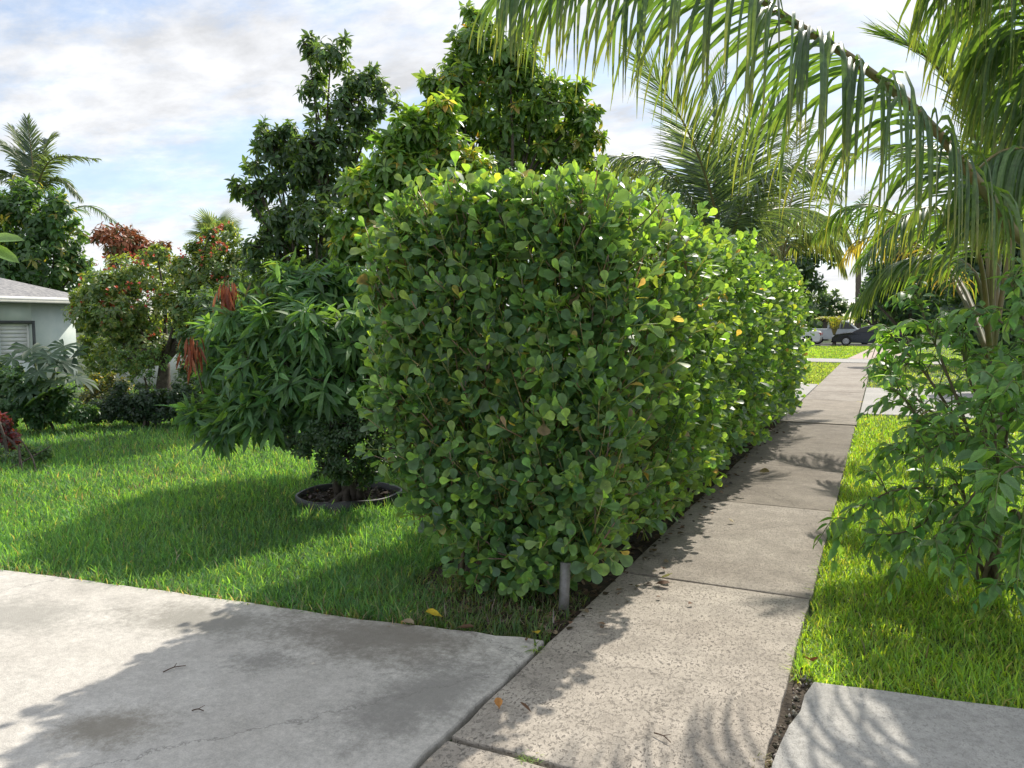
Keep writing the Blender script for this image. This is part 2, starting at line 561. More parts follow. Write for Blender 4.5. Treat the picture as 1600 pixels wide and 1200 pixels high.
def slab(name, poly, z0, z1, mat, parent=None, bevel=0.01, jit=0.0, step=0.12):
    """a paving slab from an outline in plan, its edges worn"""
    pts = []
    n = len(poly)
    for i in range(n):
        a, b_ = np.array(poly[i], float), np.array(poly[(i + 1) % n], float)
        k = max(1, int(np.linalg.norm(b_ - a) / step)) if jit else 1
        k = min(k, 60)
        nn = np.array([-(b_ - a)[1], (b_ - a)[0]]) / max(np.linalg.norm(b_ - a), 1e-6)
        for j in range(k):
            q = a + (b_ - a) * j / k
            if j:
                q = q + nn * rng.normal() * jit
            pts.append(q)
    bm = bmesh.new()
    vs_ = [bm.verts.new((p[0], p[1], z0)) for p in pts]
    f = bm.faces.new(vs_)
    if f.normal.z > 0:
        f.normal_flip()
    bm.normal_update()
    ex = bmesh.ops.extrude_face_region(bm, geom=[f])
    top = [v for v in ex['geom'] if isinstance(v, bmesh.types.BMVert)]
    for v in top:
        v.co.z = z1
    bm.normal_update()
    if bevel:
        te = [e for e in bm.edges if all(abs(v.co.z - z1) < 1e-6 for v in e.verts)]
        bmesh.ops.bevel(bm, geom=te, offset=bevel, segments=2, affect='EDGES', profile=0.6)
    bmesh.ops.recalc_face_normals(bm, faces=bm.faces)
    bmesh.ops.triangulate(bm, faces=[f for f in bm.faces if len(f.verts) > 4])
    me = bpy.data.meshes.new(name)
    bm.to_mesh(me)
    bm.free()
    me.materials.append(mat)
    o = bpy.data.objects.new(name, me)
    COL.objects.link(o)
    if parent:
        o.parent = parent
    return o


walk = thing('sidewalk', 'old brownish concrete sidewalk of jointed slabs beside hedge', None)
walk['kind'] = 'structure'
WL, WR = -1.46, -0.33
joints = [-2.0, 0.25, 2.50, 4.73, 7.05, 9.1, 11.0, 13.2, 15.2, 17.4, 19.6, 21.9, 24.2, 26.6, 29.0, 31.4, 34.2]
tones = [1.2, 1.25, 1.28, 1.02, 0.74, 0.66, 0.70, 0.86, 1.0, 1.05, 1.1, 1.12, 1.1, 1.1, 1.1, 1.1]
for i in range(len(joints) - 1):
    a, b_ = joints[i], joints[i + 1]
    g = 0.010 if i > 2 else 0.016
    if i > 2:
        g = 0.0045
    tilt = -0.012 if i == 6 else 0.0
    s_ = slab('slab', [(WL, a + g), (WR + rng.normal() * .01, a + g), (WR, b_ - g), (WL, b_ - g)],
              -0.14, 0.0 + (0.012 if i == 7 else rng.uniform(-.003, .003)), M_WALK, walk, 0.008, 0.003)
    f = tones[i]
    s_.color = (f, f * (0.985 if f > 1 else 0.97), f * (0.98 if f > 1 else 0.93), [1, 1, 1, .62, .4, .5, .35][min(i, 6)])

dr = thing('driveway', 'pale concrete driveway pad with dark grime stains', None)
dr['kind'] = 'structure'
EDGE = [(-9.5, 2.45), (-7.5, 2.72), (-5.13, 3.02), (-3.89, 3.19), (-2.74, 3.31), (-1.99, 3.42), (-1.49, 3.50)]


def edge_y(x):
    return np.interp(x, [p[0] for p in EDGE], [p[1] for p in EDGE])


slab('pad', EDGE + [(-1.488, 2.5), (-1.485, -3.5), (-16, -3.5), (-16, 1.7)], -0.14, 0.004, M_DRIVE, dr, 0.014, 0.006)

ap = thing('driveway_apron', 'grey concrete driveway apron in dappled shade beside the sidewalk', None)
ap['kind'] = 'structure'
slab('pad', [(-0.225, 3.60), (0.6, 3.72), (2.0, 3.88), (6.0, 4.2), (6.0, -3.0), (-0.313, -3.0), (-0.313, 2.2), (-0.30, 2.5), (-0.31, 2.85), (-0.285, 3.15)], -0.14, 0.006, M_APRON, ap, 0.012, 0.006)
# rubble filled strip between sidewalk and apron
mbr = MB()
ico = np.array([[0, 0, 1], [1, 0, 0], [0, 1, 0], [-1, 0, 0], [0, -1, 0], [0, 0, -1.]])
icoT = np.array([[0, 1, 2], [0, 2, 3], [0, 3, 4], [0, 4, 1], [5, 2, 1], [5, 3, 2], [5, 4, 3], [5, 1, 4]])
for i in range(420):
    y = rng.uniform(1.2, 3.75)
    x = rng.uniform(-0.325, -0.25) + (0.02 if y > 3.2 else 0)
    s_ = rng.uniform(0.004, 0.014)
    mbr.add(ico * s_ * rng.uniform(.6, 1.3, 3) + [x, y, -0.03 + rng.uniform(0, .03)], icoT, palette(1, [(0.2, .18, .15), (.36, .33, .28), (.09, .08, .05)])[0])
tag(mbr.build('gravel', M_LITTER, smooth=False), 'broken gravel and soil in the gap beside the apron', 'gravel', kind='stuff')

js = slab('joint_soil', [(-0.34, 0.5), (-0.20, 0.5), (-0.20, 3.72), (-0.34, 3.72)], -0.10, -0.028, M_SOIL, None, 0)
tag(js, 'dark soil in the seam between sidewalk and apron', None, kind='structure')
fd = thing('far_driveway', 'pale concrete driveway crossing the sidewalk past the hedge', None)
fd['kind'] = 'structure'
slab('pad', [(WR + .02, 15.0), (8, 15.8), (8, 21.6), (WR + .02, 21.2)], -0.14, 0.003, M_APRON, fd, 0.012)
slab('pad', [(-8, 16.6), (WL - .02, 16.6), (WL - .02, 21.8), (-8, 21.8)], -0.14, 0.003, M_APRON, fd, 0.012)
cp = slab('cross_path', [(-40, 34.6), (30, 34.6), (30, 38.0), (-40, 38.0)], -0.14, 0.0, M_APRON, None, 0.012)
tag(cp, 'pale concrete path crossing between far lawns', None, kind='structure')
bp_ = slab('paved_path', [(-1.4, 38.2), (1.0, 38.2), (1.6, 56), (-0.6, 56)], -0.14, 0.0, M_BRICKPATH, None, 0.012)
tag(bp_, 'pinkish paved path between far lawns', None, kind='structure')
rd = slab('road', [(-200, 60.5), (200, 60.5), (200, 69), (-200, 69)], -0.14, -0.035, M_ROAD, None, 0)
tag(rd, 'dark asphalt street where the cars are parked', None, kind='structure')

# soil bed under the hedge
bedp = []
for y in np.linspace(3.62, 14.2, 40):
    bedp.append((-1.47, y))
for y in np.linspace(14.2, 3.62, 40):
    bedp.append((-2.75 + 0.06 * math.sin(y * 3), y))
bed = slab('planting_bed', bedp, -0.10, -0.030, M_SOIL, None, 0.0)
tag(bed, 'dark soil bed under the clipped hedge', None, kind='structure')


# ------------------------------------------------------------------ grass
def in_ring(x, y):
    return (x + 4.40) ** 2 + (y - 5.72) ** 2 < 0.47 ** 2


def grass(name, label, region, dens, wid, ln, cols, wts=None, z=-0.045, upright=0.7, edge=None):
    """region = list of (x0,x1,y0,y1, test or None)"""
    Ps = []
    for (x0, x1, y0, y1, dfac, test) in region:
        n = int((x1 - x0) * (y1 - y0) * dens * dfac)
        x, y = rng.uniform(x0, x1, n), rng.uniform(y0, y1, n)
        k = test(x, y) if test else np.ones(n, bool)
        Ps.append(np.stack([x[k], y[k]], 1))
    P = np.vstack(Ps)
    P3 = np.column_stack([P, np.zeros(len(P))])
    d = np.maximum(depth_of(P3), 3.0)
    # thin out with distance, blades get wider to make up for it
    keep = rng.uniform(size=len(P)) < np.minimum(1, (5.0 / d) ** 1.7)
    P, d, P3 = P[keep], d[keep], P3[keep]
    n = len(P)
    cl = noise3(P3 * [1, 1, 0], 2.2, 5) * 0.5 + noise3(P3, 7.0, 6) * 0.5
    lg = ln * (0.75 + 0.35 * np.abs(rng.normal(size=n))) * (1 + 0.28 * cl)
    wd = wid * (0.7 + 0.6 * rng.uniform(size=n)) * (d / 5).clip(1, 8) ** 0.75
    az = rng.uniform(0, 6.283, n)
    lean = np.abs(rng.normal(size=n)) * upright + 0.12
    dirh = np.stack([np.cos(az), np.sin(az), np.zeros(n)], 1)
    side = np.stack([-np.sin(az + rng.normal(size=n) * .6), np.cos(az + rng.normal(size=n) * .6), np.zeros(n)], 1)
    b0 = np.column_stack([P, np.full(n, z)])
    m1 = b0 + dirh * (lg * 0.5 * np.sin(lean * .6))[:, None] + np.array([0, 0, 1]) * (lg * 0.5 * np.cos(lean * .6))[:, None]
    l2 = lean * 1.5 + 0.25
    tp = m1 + dirh * (lg * 0.55 * np.sin(l2))[:, None] + np.array([0, 0, 1]) * (lg * 0.55 * np.cos(l2))[:, None]
    V = np.stack([b0 - side * wd[:, None] * .4, b0 + side * wd[:, None] * .4, m1 - side * wd[:, None] * .5, m1 + side * wd[:, None] * .5, tp], 1).reshape(-1, 3)
    T = np.array([[0, 1, 3], [0, 3, 2], [2, 3, 4]])[None] + (np.arange(n) * 5)[:, None, None]
    pt_ = noise3(P3, 1.1, 8)[:, None]
    c = palette(n, cols, wts, 0.2) * (1 + 0.14 * cl[:, None]) * (1 + np.array([.14, .10, .05]) * pt_)
    dp = np.where(noise3(P3, 1.7, 31) > .65, .06, .008)
    if edge is not None:
        ed = P[:, 1] - edge(P[:, 0])
        dp = np.where(ed < .045, .30, dp)
    dry = rng.uniform(size=n) < dp
    c[dry] = palette(int(dry.sum()), [(.19, .145, .085), (.14, .10, .06), (.24, .20, .11)])
    C = np.repeat(c, 5, 0)
    o = mesh_obj(name, V, T.reshape(-1, 3), M_GRASS, col=np.clip(C, 0.005, .9))
    tag(o, label, 'grass', kind='stuff')
    return n


GC = [(0.072, 0.155, 0.046), (0.098, 0.185, 0.048), (0.052, 0.122, 0.040), (0.17, 0.21, 0.07), (0.20, 0.17, 0.09)]
GW = [5, 5, 3, 0.8, 0.08]
lawnL = lambda x, y: (y > edge_y(x) - 0.004 + rng.normal(size=len(x)) * 0.02) & ~in_ring(x, y) & ~((x > -2.62) & (y > 3.95))
nb = grass('lawn_grass', 'long green lawn grass between driveway and garden shrubs',
           [(-9.5, -1.9, 2.4, 5.2, 1.0, lambda x, y: lawnL(x, y) & (x < -2.25)), (-9.5, -2.9, 5.2, 10.0, .8, lawnL), (-14, -9.5, 4.0, 11.0, .65, lawnL), (-9.5, -2.9, 10, 15, .22, None),
            (-20, -9.5, 12, 17, .3, None)],
           6000, 0.0057, 0.092, GC, GW, edge=edge_y)
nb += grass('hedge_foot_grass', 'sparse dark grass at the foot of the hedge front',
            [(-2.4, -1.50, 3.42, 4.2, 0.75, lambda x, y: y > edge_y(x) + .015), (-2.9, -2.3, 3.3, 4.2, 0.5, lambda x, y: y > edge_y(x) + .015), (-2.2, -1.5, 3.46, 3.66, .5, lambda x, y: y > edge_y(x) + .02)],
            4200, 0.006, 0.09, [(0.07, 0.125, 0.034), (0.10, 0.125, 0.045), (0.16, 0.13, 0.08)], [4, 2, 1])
GR = [(0.125, 0.205, 0.028), (0.16, 0.235, 0.03), (0.095, 0.17, 0.028), (0.22, 0.22, 0.06)]
nb += grass('verge_grass', 'bright green grass verge between sidewalk and leafy shrub',
            [(-0.33, 3.0, 3.55, 15.0, 1.0, lambda x, y: (y > np.interp(x, [-.3, .6, 2, 6], [3.61, 3.74, 3.90, 4.2])) & (y < 14.93 + (x + .33) * .1) & (x > WR + .012 + rng.normal(size=len(x)) * .012) & ((x < .2 + .20 * y) | (rng.uniform(size=len(x)) < .15))),
             (3.0, 6, 3.8, 15.0, .12, lambda x, y: y > 4.3)],
            5700, 0.0062, 0.074, GR, [4, 4, 3, .9], upright=0.85)
nb += grass('far_lawn_grass', 'sunlit mown lawn beyond the crossing driveway',
            [(-5, WL - .02, 21.9, 34.5, 1.0, None), (WR + .02, 4, 21.7, 34.5, .3, None)],
            5200, 0.008, 0.06, [(0.13, 0.19, 0.035), (0.17, 0.21, 0.05), (0.10, 0.15, 0.03)])
nb += grass('street_lawn_grass', 'bright mown lawn in front of the parked cars',
            [(-8, 1.2, 38.1, 60.4, 1.0, lambda x, y: x < -1.42 + (y - 38) * .044), (1.3, 8, 38.1, 60.4, .3, None)],
            5200, 0.009, 0.06, GR, [4, 4, 3, .6])


# ------------------------------------------------------------------ leaf shapes
T_CLUSIA = leaf_tpl([(0, .03), (.20, .055), (.42, .17), (.64, .285), (.82, .295), (.94, .19), (1.0, 0)], 0.20, 0.10)
T_CLUSIA_LO = leaf_tpl([(0, 0), (.3, .13), (.62, .32), (.86, .29), (1.0, 0)], 0.16, 0.10)
T_MANGO = leaf_tpl([(0, 0), (.15, .05), (.4, .105), (.7, .09), (1, 0)], 0.28, 0.34, 0.012)
T_OVATE = leaf_tpl([(0, 0), (.10, .03), (.24, .16), (.42, .21), (.65, .16), (.85, .06), (1, 0)], 0.30, 0.28)
T_AVO = leaf_tpl([(0, 0), (.25, .16), (.55, .21), (.8, .12), (1, 0)], 0.3, 0.32)
T_SMALL = leaf_tpl([(0, 0), (.35, .24), (.7, .2), (1, 0)], 0.25, 0.2)
T_TINY = leaf_tpl([(0, 0), (.5, .25), (1, 0)], 0.25, 0.2)
T_FLOWER = leaf_tpl([(0, 0), (.5, .35), (.85, .3), (1, 0)], 0.4, -0.3)


def leaf_objects(tpl, P, Rm, S, C, mat, parent, base, name='leaf', nvar=10):
    """single leaves as parts that share a few meshes"""
    if not len(P):
        return
    vm = []
    idx = np.argsort(C.sum(1))
    groups = np.array_split(idx, nvar)
    for g in groups:
        me = bpy.data.meshes.new(name)
        me.from_pydata([tuple(v) for v in tpl[0]], [], [tuple(int(q) for q in t) for t in tpl[1]])
        me.polygons.foreach_set('use_smooth', np.ones(len(me.polygons), bool))
        a = me.attributes.new('col', 'FLOAT_COLOR', 'POINT')
        c = np.ones((len(me.vertices), 4), np.float32)
        ay = np.abs(tpl[0][:, 1]) / np.abs(tpl[0][:, 1]).max()
        c[:, :3] = C[g].mean(0)[None] * (0.90 + 0.28 * ay)[:, None]
        a.data.foreach_set('color', c.ravel())
        me.materials.append(mat)
        vm.append((me, g))
    for me, g in vm:
        for i in g:
            o = bpy.data.objects.new(name, me)
            s3 = S[i] if np.ndim(S[i]) else np.array([S[i]] * 3)
            M3 = Rm[i] * s3[None, :]
            M = Matrix.Identity(4)
            for r in range(3):
                for c_ in range(3):
                    M[r][c_] = float(M3[r, c_])
                M[r][3] = float(P[i][r] - base[r])
            o.parent = parent
            o.matrix_basis = M
            COL.objects.link(o)


def pick_split(P, S, n=300, score=None):
    """the n leaves that show largest"""
    if score is None:
        score = (S if S.ndim == 1 else S[:, 0]) / np.maximum(depth_of(P), 0.5)
    order = np.argsort(-score)
    m = np.zeros(len(P), bool)
    m[order[:n]] = True
    return m


# ------------------------------------------------------------------ the clipped hedge
hedge_base = np.array([-2.1, 4.4, -0.03])
hedge = thing('clipped_hedge', 'tall clipped hedge of round glossy green leaves beside the sidewalk', 'hedge', hedge_base)
cs = np.array([(-1.52, .06), (-1.37, .20), (-1.31, .55), (-1.27, 1.0), (-1.23, 1.5), (-1.24, 2.02), (-1.30, 2.22), (-1.50, 2.31),
               (-1.95, 2.34), (-2.30, 2.33), (-2.68, 2.26), (-2.90, 2.04), (-2.96, 1.6), (-2.92, 1.2), (-2.82, .85), (-2.64, .45), (-2.38, .16), (-1.95, .08)])
cs = cs + (np.array([-2.05, 1.2]) - cs) * np.array([0.065, 0.045])
csp = catmull(np.vstack([cs, cs[:1]]), 241)[:240]
seg = np.roll(csp, -1, 0) - csp
sl = np.linalg.norm(seg, axis=1)
outn = np.stack([seg[:, 1], -seg[:, 0]], 1) / sl[:, None]
cen = csp.mean(0)
if ((csp - cen) * outn).sum() < 0:
    outn = -outn
cum = np.cumsum(sl) / sl.sum()


def inside(x, z):
    c = np.zeros(len(x), bool)
    j = len(csp) - 1
    for i in range(len(csp)):
        xi, zi, xj, zj = *csp[i], *csp[j]
        hit = ((zi > z) != (zj > z)) & (x < (xj - xi) * (z - zi) / (zj - zi + 1e-12) + xi)
        c ^= hit
        j = i
    return c


HY0, HY1 = 3.98, 13.6


def hedge_body(n, y0, y1, inset_max):
    u = rng.uniform(size=n)
    i = np.searchsorted(cum, u).clip(0, len(csp) - 1)
    y = rng.uniform(y0, y1, n)
    P = np.column_stack([csp[i, 0], y, csp[i, 1]])
    N = np.column_stack([outn[i, 0], np.zeros(n), outn[i, 1]])
    bump_ = 0.075 * noise3(P, 2.6, 21) + 0.035 * noise3(P, 7, 22)
    # the far end of the hedge flares out a little, its top dips
    P[:, 0] += 0.07 * ((y - 9) / 5).clip(0, 1) * (P[:, 0] > -1.9)
    # rounded front corner
    rr = ((HY0 + 0.22 - y) / 0.22).clip(0, 1)
    P[:, 0] += (-2.05 - P[:, 0]) * 0.08 * rr ** 2
    P[:, 2] = np.where(P[:, 2] > 1.2, P[:, 2] - 0.05 * rr ** 2, P[:, 2])
    N[:, 1] -= 0.9 * rr
    P += N * bump_[:, None]
    dep = inset_max * rng.uniform(size=n) ** 1.6
    P -= nrm(N) * dep[:, None]
    return P, nrm(N), dep


def hedge_cap(n, back, inset_max):
    x, z = rng.uniform(-3.0, -1.2, n * 2), rng.uniform(.05, 2.5, n * 2)
    k = inside(x, z)
    x, z = x[k][:n], z[k][:n]
    n = len(x)
    ex = ((x + 2.09) / 0.87)
    ez = ((z - 1.35) / 1.15)
    e = np.maximum(np.abs(ex), np.abs(ez)).clip(0, 1)
    P = np.column_stack([x, np.full(n, 3.95) + 0.17 * e ** 5 + 0.10 * (ez < -.3) * (-ez), z])
    N = np.column_stack([ex * e ** 3 * .8, -np.ones(n), ez * e ** 3 * .8])
    P[:, 1] += 0.07 * noise3(P, 2.8, 23) + 0.04 * noise3(P, 7, 24)
    if back:
        P[:, 1] = HY1 + (3.98 - P[:, 1])
        N[:, 1] *= -1
        P[:, 0] += 0.07 * (P[:, 0] > -1.9)
    dep = inset_max * rng.uniform(size=n) ** 1.6
    N = nrm(N)
    return P - N * dep[:, None], N, dep


def hedge_shoots(P, N, dep, size=1.0, npairs=(2, 4), cols=None):
    """shoots with opposite leaf pairs; returns leaf arrays and stem tubes"""
    n = len(P)
    ax = nrm(N * 0.7 + np.array([0, 0, 1.05]) + rng.normal(size=(n, 3)) * 0.40)
    ln = rng.uniform(0.10, 0.25, n) * size
    LP, LD, LN, LS, LT, stems = [], [], [], [], [], []
    a1 = nrm(np.cross(ax, rng.normal(size=(n, 3))))
    a2 = np.cross(ax, a1)
    np_ = rng.integers(npairs[0], npairs[1] + 1, n)
    for k in range(npairs[1]):
        m = np_ > k
        f = 1 - k * 0.30
        pos = P[m] + ax[m] * (ln[m] * f)[:, None]
        sd = a1[m] if k % 2 == 0 else a2[m]
        sp = 0.48 + 0.30 * k
        for sg in (1, -1):
            jitv = rng.normal(size=(m.sum(), 3)) * 0.22
            d = nrm(ax[m] * math.cos(sp) + sd * sg * math.sin(sp) + jitv)
            LP.append(pos)
            LD.append(d)
            LN.append(nrm(ax[m] - sd * sg * 0.25 + rng.normal(size=(m.sum(), 3)) * 0.2))
            sz = (0.107 if k else 0.082) * size * rng.uniform(0.62, 1.18, m.sum())
            LS.append(sz)
            LT.append(np.column_stack([np.full(m.sum(), k), dep[m]]))
    return np.vstack(LP), np.vstack(LD), np.vstack(LN), np.concatenate(LS), np.vstack(LT), (P, ax, ln)


def hedge_cols(n, tier):
    c = palette(n, [(0.066, 0.128, 0.042), (0.082, 0.152, 0.044), (0.052, 0.104, 0.040), (0.11, 0.175, 0.042)], [4, 3, 3, 1.5], 0.09)
    young = (tier[:, 0] == 0) & (rng.uniform(size=n) < 0.45)
    c[young] = c[young] * [1.75, 1.65, 1.1]
    old = rng.uniform(size=n) < 0.013
    c[old] = palette(int(old.sum()), [(0.22, 0.19, 0.06), (0.20, 0.15, 0.08), (0.26, 0.22, 0.07)])
    return c


Pf, Nf, Df = hedge_cap(1180, False, 0.22)
nlow = 105
xl = rng.uniform(-2.25, -1.62, nlow)
Pl0 = np.column_stack([xl, 3.98 + rng.uniform(0, .22, nlow) + .10 * np.abs(xl + 2.0), rng.uniform(.02, .30, nlow)])
Pf, Nf, Df = np.vstack([Pf, Pl0]), np.vstack([Nf, nrm(rng.normal(size=(nlow, 3)) * .4 + [0, -1, -.55])]), np.concatenate([Df, rng.uniform(0, .15, nlow)])
n_in = 380
Pi, Ni, Di = hedge_cap(n_in, False, 0.2)
Pi[:, 1] += rng.uniform(.2, .5, len(Pi))
Pc, Nc, Dc = hedge_body(1250, HY0, 5.6, 0.22)
sets_hi = [(Pf, Nf, Df), (Pc, Nc, Dc)]
LPs, Stm = [], []
arr = [hedge_shoots(*s_) for s_ in sets_hi] + [hedge_shoots(Pi, Ni, Di + .3, 1.05, (2, 3))]
hp = np.vstack([a[0] for a in arr])
hd = np.vstack([a[1] for a in arr])
hn = np.vstack([a[2] for a in arr])
hs = np.concatenate([a[3] for a in arr])
ht = np.vstack([a[4] for a in arr])
hc = hedge_cols(len(hp), ht)
HR = frames(hd, hn, rng.normal(size=len(hp)) * 0.35)
okz = (hp[:, 2] + hd[:, 2] * hs) > 0.03
hp, hs, ht, hc, HR, hd = hp[okz], hs[okz], ht[okz], hc[okz], HR[okz], hd[okz]
front = (hp[:, 1] < 4.2) & (ht[:, 1] < 0.07) & (ht[:, 0] <= 1)
score = hs * front * (0.6 + 0.8 * rng.uniform(size=len(hs))) * np.abs(HR[:, :, 2] @ nrm(EYE - np.array([-2, 3.9, 1.2])))
pm_ = pick_split(hp, hs, 300, score)
leaf_objects(T_CLUSIA, hp[pm_], HR[pm_], hs[pm_], hc[pm_], M_HEDGE, hedge, hedge_base)
mbh = MB()
deep = ~pm_ & ((ht[:, 1] > .10) | (hp[:, 0] < -2.85))
frontm = ~pm_ & ~deep
mbh.add(*instance(T_CLUSIA, hp[frontm], HR[frontm], hs[frontm], hc[frontm]))
mbh.add(*instance(T_CLUSIA_LO, hp[deep], HR[deep], hs[deep], hc[deep]))
# the rest of the hedge along the sidewalk, coarser with distance
for (y0, y1, cnt, size) in ((5.4, 8.2, 2100, 1.0), (8.0, 11, 1700, 1.1), (10.8, HY1, 1500, 1.15)):
    a = hedge_shoots(*hedge_body(cnt, y0, y1, 0.22), size, (2, 3))
    c = hedge_cols(len(a[0]), a[4])
    Rm = frames(a[1], a[2], rng.normal(size=len(a[0])) * 0.35)
    ok = ((a[0][:, 2] + a[1][:, 2] * a[3]) > 0.03) & ((a[0][:, 0] > -2.6) | (rng.uniform(size=len(a[0])) < .6))
    mbh.add(*instance(T_CLUSIA_LO, a[0][ok], Rm[ok], a[3][ok], c[ok]))
    Stm.append(a[5])
a = hedge_shoots(*hedge_cap(420, True, 0.2), 1.2, (2, 3))
mbh.add(*instance(T_CLUSIA_LO, a[0], frames(a[1], a[2]), a[3], hedge_cols(len(a[0]), a[4])))
# core fill: larger, darker leaves deeper inside
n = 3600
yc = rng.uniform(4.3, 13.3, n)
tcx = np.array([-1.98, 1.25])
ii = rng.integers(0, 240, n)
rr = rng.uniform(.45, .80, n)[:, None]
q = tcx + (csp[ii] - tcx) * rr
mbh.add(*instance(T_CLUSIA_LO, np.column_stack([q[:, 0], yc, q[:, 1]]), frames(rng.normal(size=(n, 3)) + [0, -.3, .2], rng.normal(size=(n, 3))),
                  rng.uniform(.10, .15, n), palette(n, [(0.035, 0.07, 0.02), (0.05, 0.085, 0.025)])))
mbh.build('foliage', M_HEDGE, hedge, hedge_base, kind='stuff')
# green shoot stems and woody stems
mbs = MB()
for a in arr[:2]:
    P, ax, ln = a[5]
    for i in range(len(P)):
        p0 = P[i] - ax[i] * 0.10
        mbs.add(*tube([p0, P[i] + ax[i] * ln[i]], [0.0048, 0.0026], 4), palette(1, [(0.15, 0.20, 0.06), (0.17, 0.17, 0.07), (0.16, 0.12, 0.08)], None, .1)[0])
mbs.build('shoot_stems', M_HEDGE, hedge, hedge_base, kind='stuff')
mbw = MB()
for i in range(95):
    y = 4.15 + 9.3 * (i / 95) ** 1.3 + rng.uniform(-.05, .05)
    p0 = np.array([rng.uniform(-2.35, -1.75), y, -0.05])
    tgt = np.array([rng.uniform(-2.6, -1.5), y + rng.uniform(0, .25), rng.uniform(1.2, 2.1)])
    mid_ = (p0 + tgt) / 2 + rng.normal(size=3) * .12
    pts = catmull([p0, mid_, tgt], 8)
    mbw.add(*tube(pts, [rng.uniform(.012, .022), .005], 5))
    for j in range(5):
        s0 = pts[rng.integers(2, 8)]
        o_ = np.array([rng.normal() * .25, -abs(rng.normal()) * .10 if y < 4.7 else rng.normal() * .2, rng.uniform(0, .3)])
        mbw.add(*tube(catmull([s0, s0 + o_ * .5 + rng.normal(size=3) * .03, s0 + o_], 5), [.007, .003], 4))
mbw.build('woody_stems', M_TWIG, hedge, hedge_base, kind='stuff')

post = MB()
pb = np.array([-1.56, 3.94, -0.10])
post.add(*tube([pb, pb + [0, .01, .20], pb + [0, .03, .36]], [.030, .030, .030], 14))
po = post.build('fence_post', M_STEEL, None)
tag(po, 'galvanised steel pipe post standing under the hedge corner', 'post')

# ------------------------------------------------------------------ leaf litter, fallen leaves, twigs
n = 2000
ly = 3.7 + 10 * rng.uniform(size=n) ** 1.2
lx = -1.47 + np.abs(rng.normal(size=n)) * 0.08 * np.where(rng.uniform(size=n) < .22, 1.2, -2.2)
lx = np.where(rng.uniform(size=n) < .25, rng.uniform(-2.4, -1.5, n), lx)
fr0 = rng.uniform(size=n) < .2
lx = np.where(fr0, rng.uniform(-2.5, -1.5, n), lx)
ly = np.where(fr0, rng.uniform(3.6, 4.4, n), ly)
lz = np.where(lx > WL, 0.008, -0.018) + rng.uniform(0, .012, n)
mbl = MB()
mbl.add(*instance(T_CLUSIA_LO, np.column_stack([lx, ly, lz]), frames(np.column_stack([rng.normal(size=(n, 2)), rng.normal(size=n) * .15]), np.array([0, 0, 1.]), rng.normal(size=n) * .4),
                  rng.uniform(.025, .06, n), palette(n, [(0.10, .07, .045), (.16, .115, .07), (.065, .05, .035), (.22, .18, .12)], [4, 3, 3, 1])))
tag(mbl.build('leaf_litter', M_LITTER), 'brown dry leaf litter lining the hedge foot and walk edge', 'leaf litter', kind='stuff')


def fallen(px, py, length, col, label, z=None, az=None, up=0.15, tpl=None, cat='fallen leaf', name='fallen_leaf', lift=0.006):
    g = gnd(px, py, 0.006 if z is None else z)
    az = rng.uniform(0, 6.28) if az is None else az
    d = np.array([[math.cos(az), math.sin(az), up]])
    V, T, C = instance(tpl or leaf_tpl([(0, .015), (.15, .06), (.35, .25), (.6, .33), (.85, .2), (1, 0)], rng.uniform(.35, .7), rng.uniform(-.3, .35), .03),
                       np.zeros((1, 3)), frames(d, np.array([0, 0, 1.]), rng.normal(size=1) * .3), np.array([length]), np.array([col]))
    V[:, 2] -= V[:, 2].min() - lift
    b = g.copy()
    o = mesh_obj(name, V, T, M_LITTER, col=C)
    o.location = tuple(float(v) for v in b)
    tag(o, label, cat)
    return o


YEL, BRN, ORG, TAN, OLV = (0.50, 0.38, 0.035), (0.13, 0.075, 0.045), (0.42, 0.20, 0.06), (0.42, 0.36, 0.24), (0.30, 0.32, 0.12)
fallen(832, 990, .085, YEL, 'yellow fallen leaf lying on the driveway corner by the joint', up=.5)
fallen(692, 966, .10, YEL, 'yellow and brown fallen leaf in the grass at the driveway edge', z=.03, up=.3)
fallen(712, 983, .10, BRN, 'curled dark brown leaf on the driveway rim beside the yellow leaf', up=.1, az=.2)
fallen(625, 974, .085, (.30, .24, .16), 'pale curled dry leaf strip on the stained driveway edge', az=.1, up=.05)
fallen(780, 1110, .055, ORG, 'small orange leaf lying flat on the sidewalk slab')
fallen(812, 1104, .075, BRN, 'narrow curled brown leaf beside the orange leaf on sidewalk', az=-.5, tpl=T_MANGO)
fallen(1022, 915, .10, BRN, 'large brown curled leaf by the sidewalk joint near hedge shade', az=.3, up=.2)
fallen(1032, 905, .095, OLV, 'pale olive curled leaf leaning on the brown leaf', up=.45)
fallen(1040, 890, .06, BRN, 'small dark leaf beyond the joint at the hedge shadow edge')
fallen(1025, 936, .035, BRN, 'tiny dark leaf scrap in front of the brown curled leaf')
fallen(1148, 818, .06, TAN, 'pale dry leaf on the sidewalk past the second joint')
fallen(1095, 833, .04, (0.5, .46, .36), 'whitish leaf scrap in the hedge shadow on the walk')
fallen(1185, 738, .12, (.28, .22, .10), 'flattened tan leaf in the frond shadow on the walk')
fallen(1272, 1035, .09, (.20, .07, .04), 'reddish brown leaf lying in the verge grass', z=.03, up=.3)
fallen(1075, 947, .04, BRN, 'small dark leaf in the sunlit middle of the slab')
fallen(822, 1004, .03, BRN, 'tiny black leaf bit on the driveway corner')


